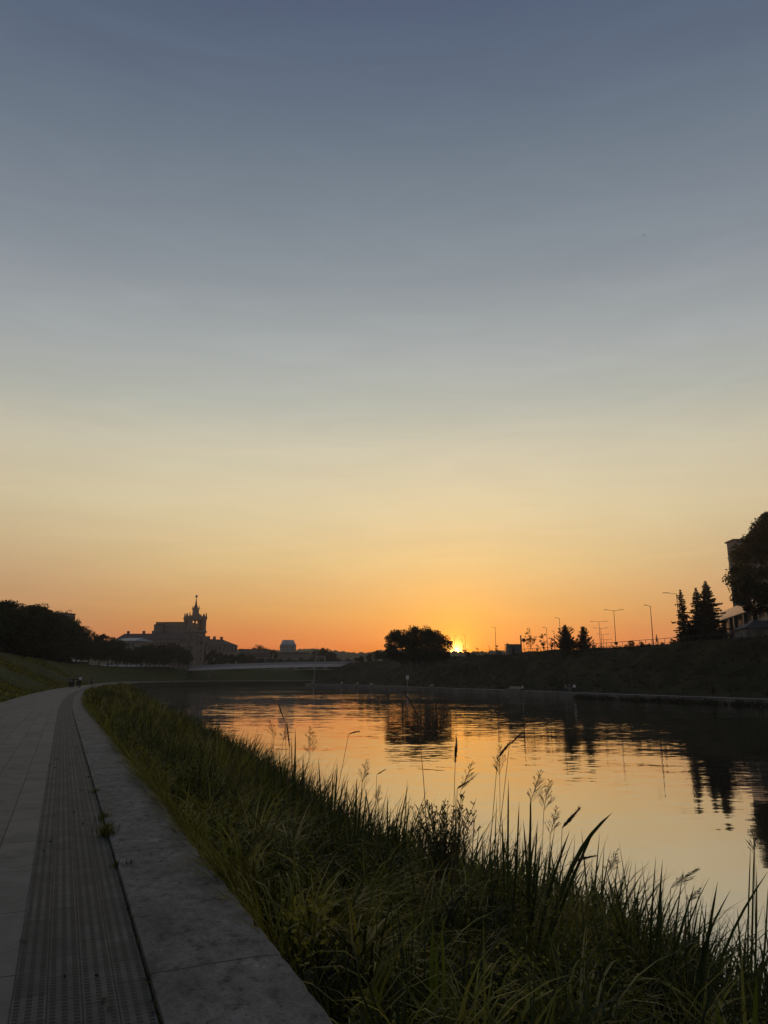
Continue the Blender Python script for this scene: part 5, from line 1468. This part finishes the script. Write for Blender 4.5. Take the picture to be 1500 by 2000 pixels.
# azimuth falloff away from the sun
hd = N(nt, 'ShaderNodeVectorMath', operation='DOT_PRODUCT'); hd.inputs[1].default_value = (math.sin(SUN_AZ*.3), math.cos(SUN_AZ*.3), 0)
hn = N(nt, 'ShaderNodeVectorMath', operation='MULTIPLY'); hn.inputs[1].default_value = (1,1,0); nt.links.new(vec, hn.inputs[0])
hz_ = N(nt, 'ShaderNodeVectorMath', operation='NORMALIZE'); nt.links.new(hn.outputs[0], hz_.inputs[0]); nt.links.new(hz_.outputs[0], hd.inputs[0])
BACK = [(0,.26,.19,.17),(8,.27,.23,.22),(18,.24,.23,.26),(32,.15,.17,.23),(47,.08,.11,.18),(90,.045,.0645,.108)]
gb_ = ramp(nt, deg, [(a/90, (r_, gg, bb)) for a, r_, gg, bb in BACK])
azp = math_node(nt, 'MULTIPLY_ADD', hd.outputs['Value'], .5, .5)
azc = ramp(nt, azp, [(0, (1,1,1)), (.8, (.76,.78,.82)), (.93, (.89,.89,.93)), (1.0, (1.0,1.0,1.0))])
sdm = N(nt, 'ShaderNodeMapRange', interpolation_type='SMOOTHSTEP'); sdm.inputs['From Min'].default_value = .935; sdm.inputs['From Max'].default_value = .996; nt.links.new(azp, sdm.inputs['Value'])
fs_ = N(nt, 'ShaderNodeMixRGB'); nt.links.new(sdm.outputs[0], fs_.inputs[0]); nt.links.new(gs_, fs_.inputs[1]); nt.links.new(g_, fs_.inputs[2]); g_ = fs_.outputs[0]
azm = N(nt, 'ShaderNodeMapRange', interpolation_type='SMOOTHSTEP'); azm.inputs['From Min'].default_value = .3; azm.inputs['From Max'].default_value = .94; nt.links.new(azp, azm.inputs['Value'])
fb_ = N(nt, 'ShaderNodeMixRGB'); nt.links.new(azm.outputs[0], fb_.inputs[0]); nt.links.new(gb_, fb_.inputs[1]); nt.links.new(g_, fb_.inputs[2]); g_ = fb_.outputs[0]
gm = N(nt, 'ShaderNodeVectorMath', operation='MULTIPLY'); nt.links.new(g_, gm.inputs[0]); nt.links.new(azc, gm.inputs[1])
# faint cirrus streaks
mp = N(nt, 'ShaderNodeMapping'); mp.inputs['Scale'].default_value = (2.6, 3.0, 17); mp.inputs['Rotation'].default_value = (R(3), R(-5), 0); nt.links.new(vec, mp.inputs[0])
no = N(nt, 'ShaderNodeTexNoise'); no.inputs['Scale'].default_value = 1.6; no.inputs['Detail'].default_value = 6; no.inputs['Distortion'].default_value = 1.4; nt.links.new(mp.outputs[0], no.inputs['Vector'])
cm = N(nt, 'ShaderNodeMapRange'); cm.inputs['From Min'].default_value = .3; cm.inputs['From Max'].default_value = .7; cm.inputs['To Min'].default_value = .97; cm.inputs['To Max'].default_value = 1.03
nt.links.new(no.outputs['Fac'], cm.inputs['Value'])
gc = N(nt, 'ShaderNodeVectorMath', operation='SCALE'); nt.links.new(gm.outputs[0], gc.inputs[0]); nt.links.new(cm.outputs[0], gc.inputs['Scale'])
ns = N(nt, 'ShaderNodeVectorMath', operation='SCALE'); ns.inputs['Scale'].default_value = .05; nt.links.new(sky.outputs[0], ns.inputs[0])
mixn = N(nt, 'ShaderNodeMixRGB'); mixn.inputs[0].default_value = .2
nt.links.new(gc.outputs[0], mixn.inputs[1]); nt.links.new(ns.outputs[0], mixn.inputs[2])
# aureole and disc round the sun
sd = N(nt, 'ShaderNodeVectorMath', operation='DOT_PRODUCT'); sd.inputs[1].default_value = tuple(sdir); nt.links.new(vec, sd.inputs[0])
ang = math_node(nt, 'ARCCOSINE', math_node(nt, 'MINIMUM', sd.outputs['Value'], 1.0))
def glow(width, col):
    e = math_node(nt, 'EXPONENT', math_node(nt, 'MULTIPLY', math_node(nt, 'POWER', math_node(nt, 'DIVIDE', ang, R(width)), 1.3), -1.0))
    v = N(nt, 'ShaderNodeVectorMath', operation='SCALE'); v.inputs[0].default_value = col; nt.links.new(e, v.inputs['Scale']); return v.outputs[0]
acc = mixn.outputs[0]
for v in (glow(7.0, (.22,.10,-.01)), glow(3.0, (.32,.13,-.01)), glow(1.1, (1.2,.42,.0)), glow(.34, (11.0,6.4,1.8))):
    ad = N(nt, 'ShaderNodeVectorMath', operation='ADD'); nt.links.new(acc, ad.inputs[0]); nt.links.new(v, ad.inputs[1]); acc = ad.outputs[0]
nt.links.new(acc, bg.inputs['Color']); bg.inputs['Strength'].default_value = 1.0

# ------------------------------------------------------------------ haze
HAZE = 0.0002
mh = bpy.data.materials.new('dusk_haze'); mh.use_nodes = True; nh = mh.node_tree; nh.nodes.clear()
oh = N(nh, 'ShaderNodeOutputMaterial'); vh = N(nh, 'ShaderNodeVolumePrincipled')
vh.inputs['Color'].default_value = (.8,.76,.72,1); vh.inputs['Density'].default_value = HAZE; vh.inputs['Anisotropy'].default_value = .55
nh.links.new(vh.outputs[0], oh.inputs['Volume'])
hb = MB().box((0, 860, 40), (2400, 2160, 94)).build('haze', mh); tag(hb, kind='stuff')
hb.display_type = 'WIRE'

# ------------------------------------------------------------------ camera and render
cd = bpy.data.cameras.new('camera'); cd.sensor_fit = 'VERTICAL'; cd.sensor_height = 36.0; cd.lens = 36.0*F/2000
cd.clip_end = 6000; cd.clip_start = .05
co = bpy.data.objects.new('camera', cd); COL.objects.link(co)
co.location = (0, 0, EYE); co.rotation_euler = (math.pi/2 + PITCH, 0, 0)
S.camera = co
S.view_settings.view_transform = 'Standard'; S.view_settings.look = 'None'; S.view_settings.exposure = 0; S.view_settings.gamma = 1
S.render.engine = 'CYCLES'
cy = S.cycles
cy.use_denoising = True
try: cy.denoiser = 'OPENIMAGEDENOISE'
except Exception: pass
cy.max_bounces = 6; cy.diffuse_bounces = 3; cy.glossy_bounces = 3; cy.transmission_bounces = 3; cy.volume_bounces = 1; cy.transparent_max_bounces = 8
cy.sample_clamp_indirect = 4.0
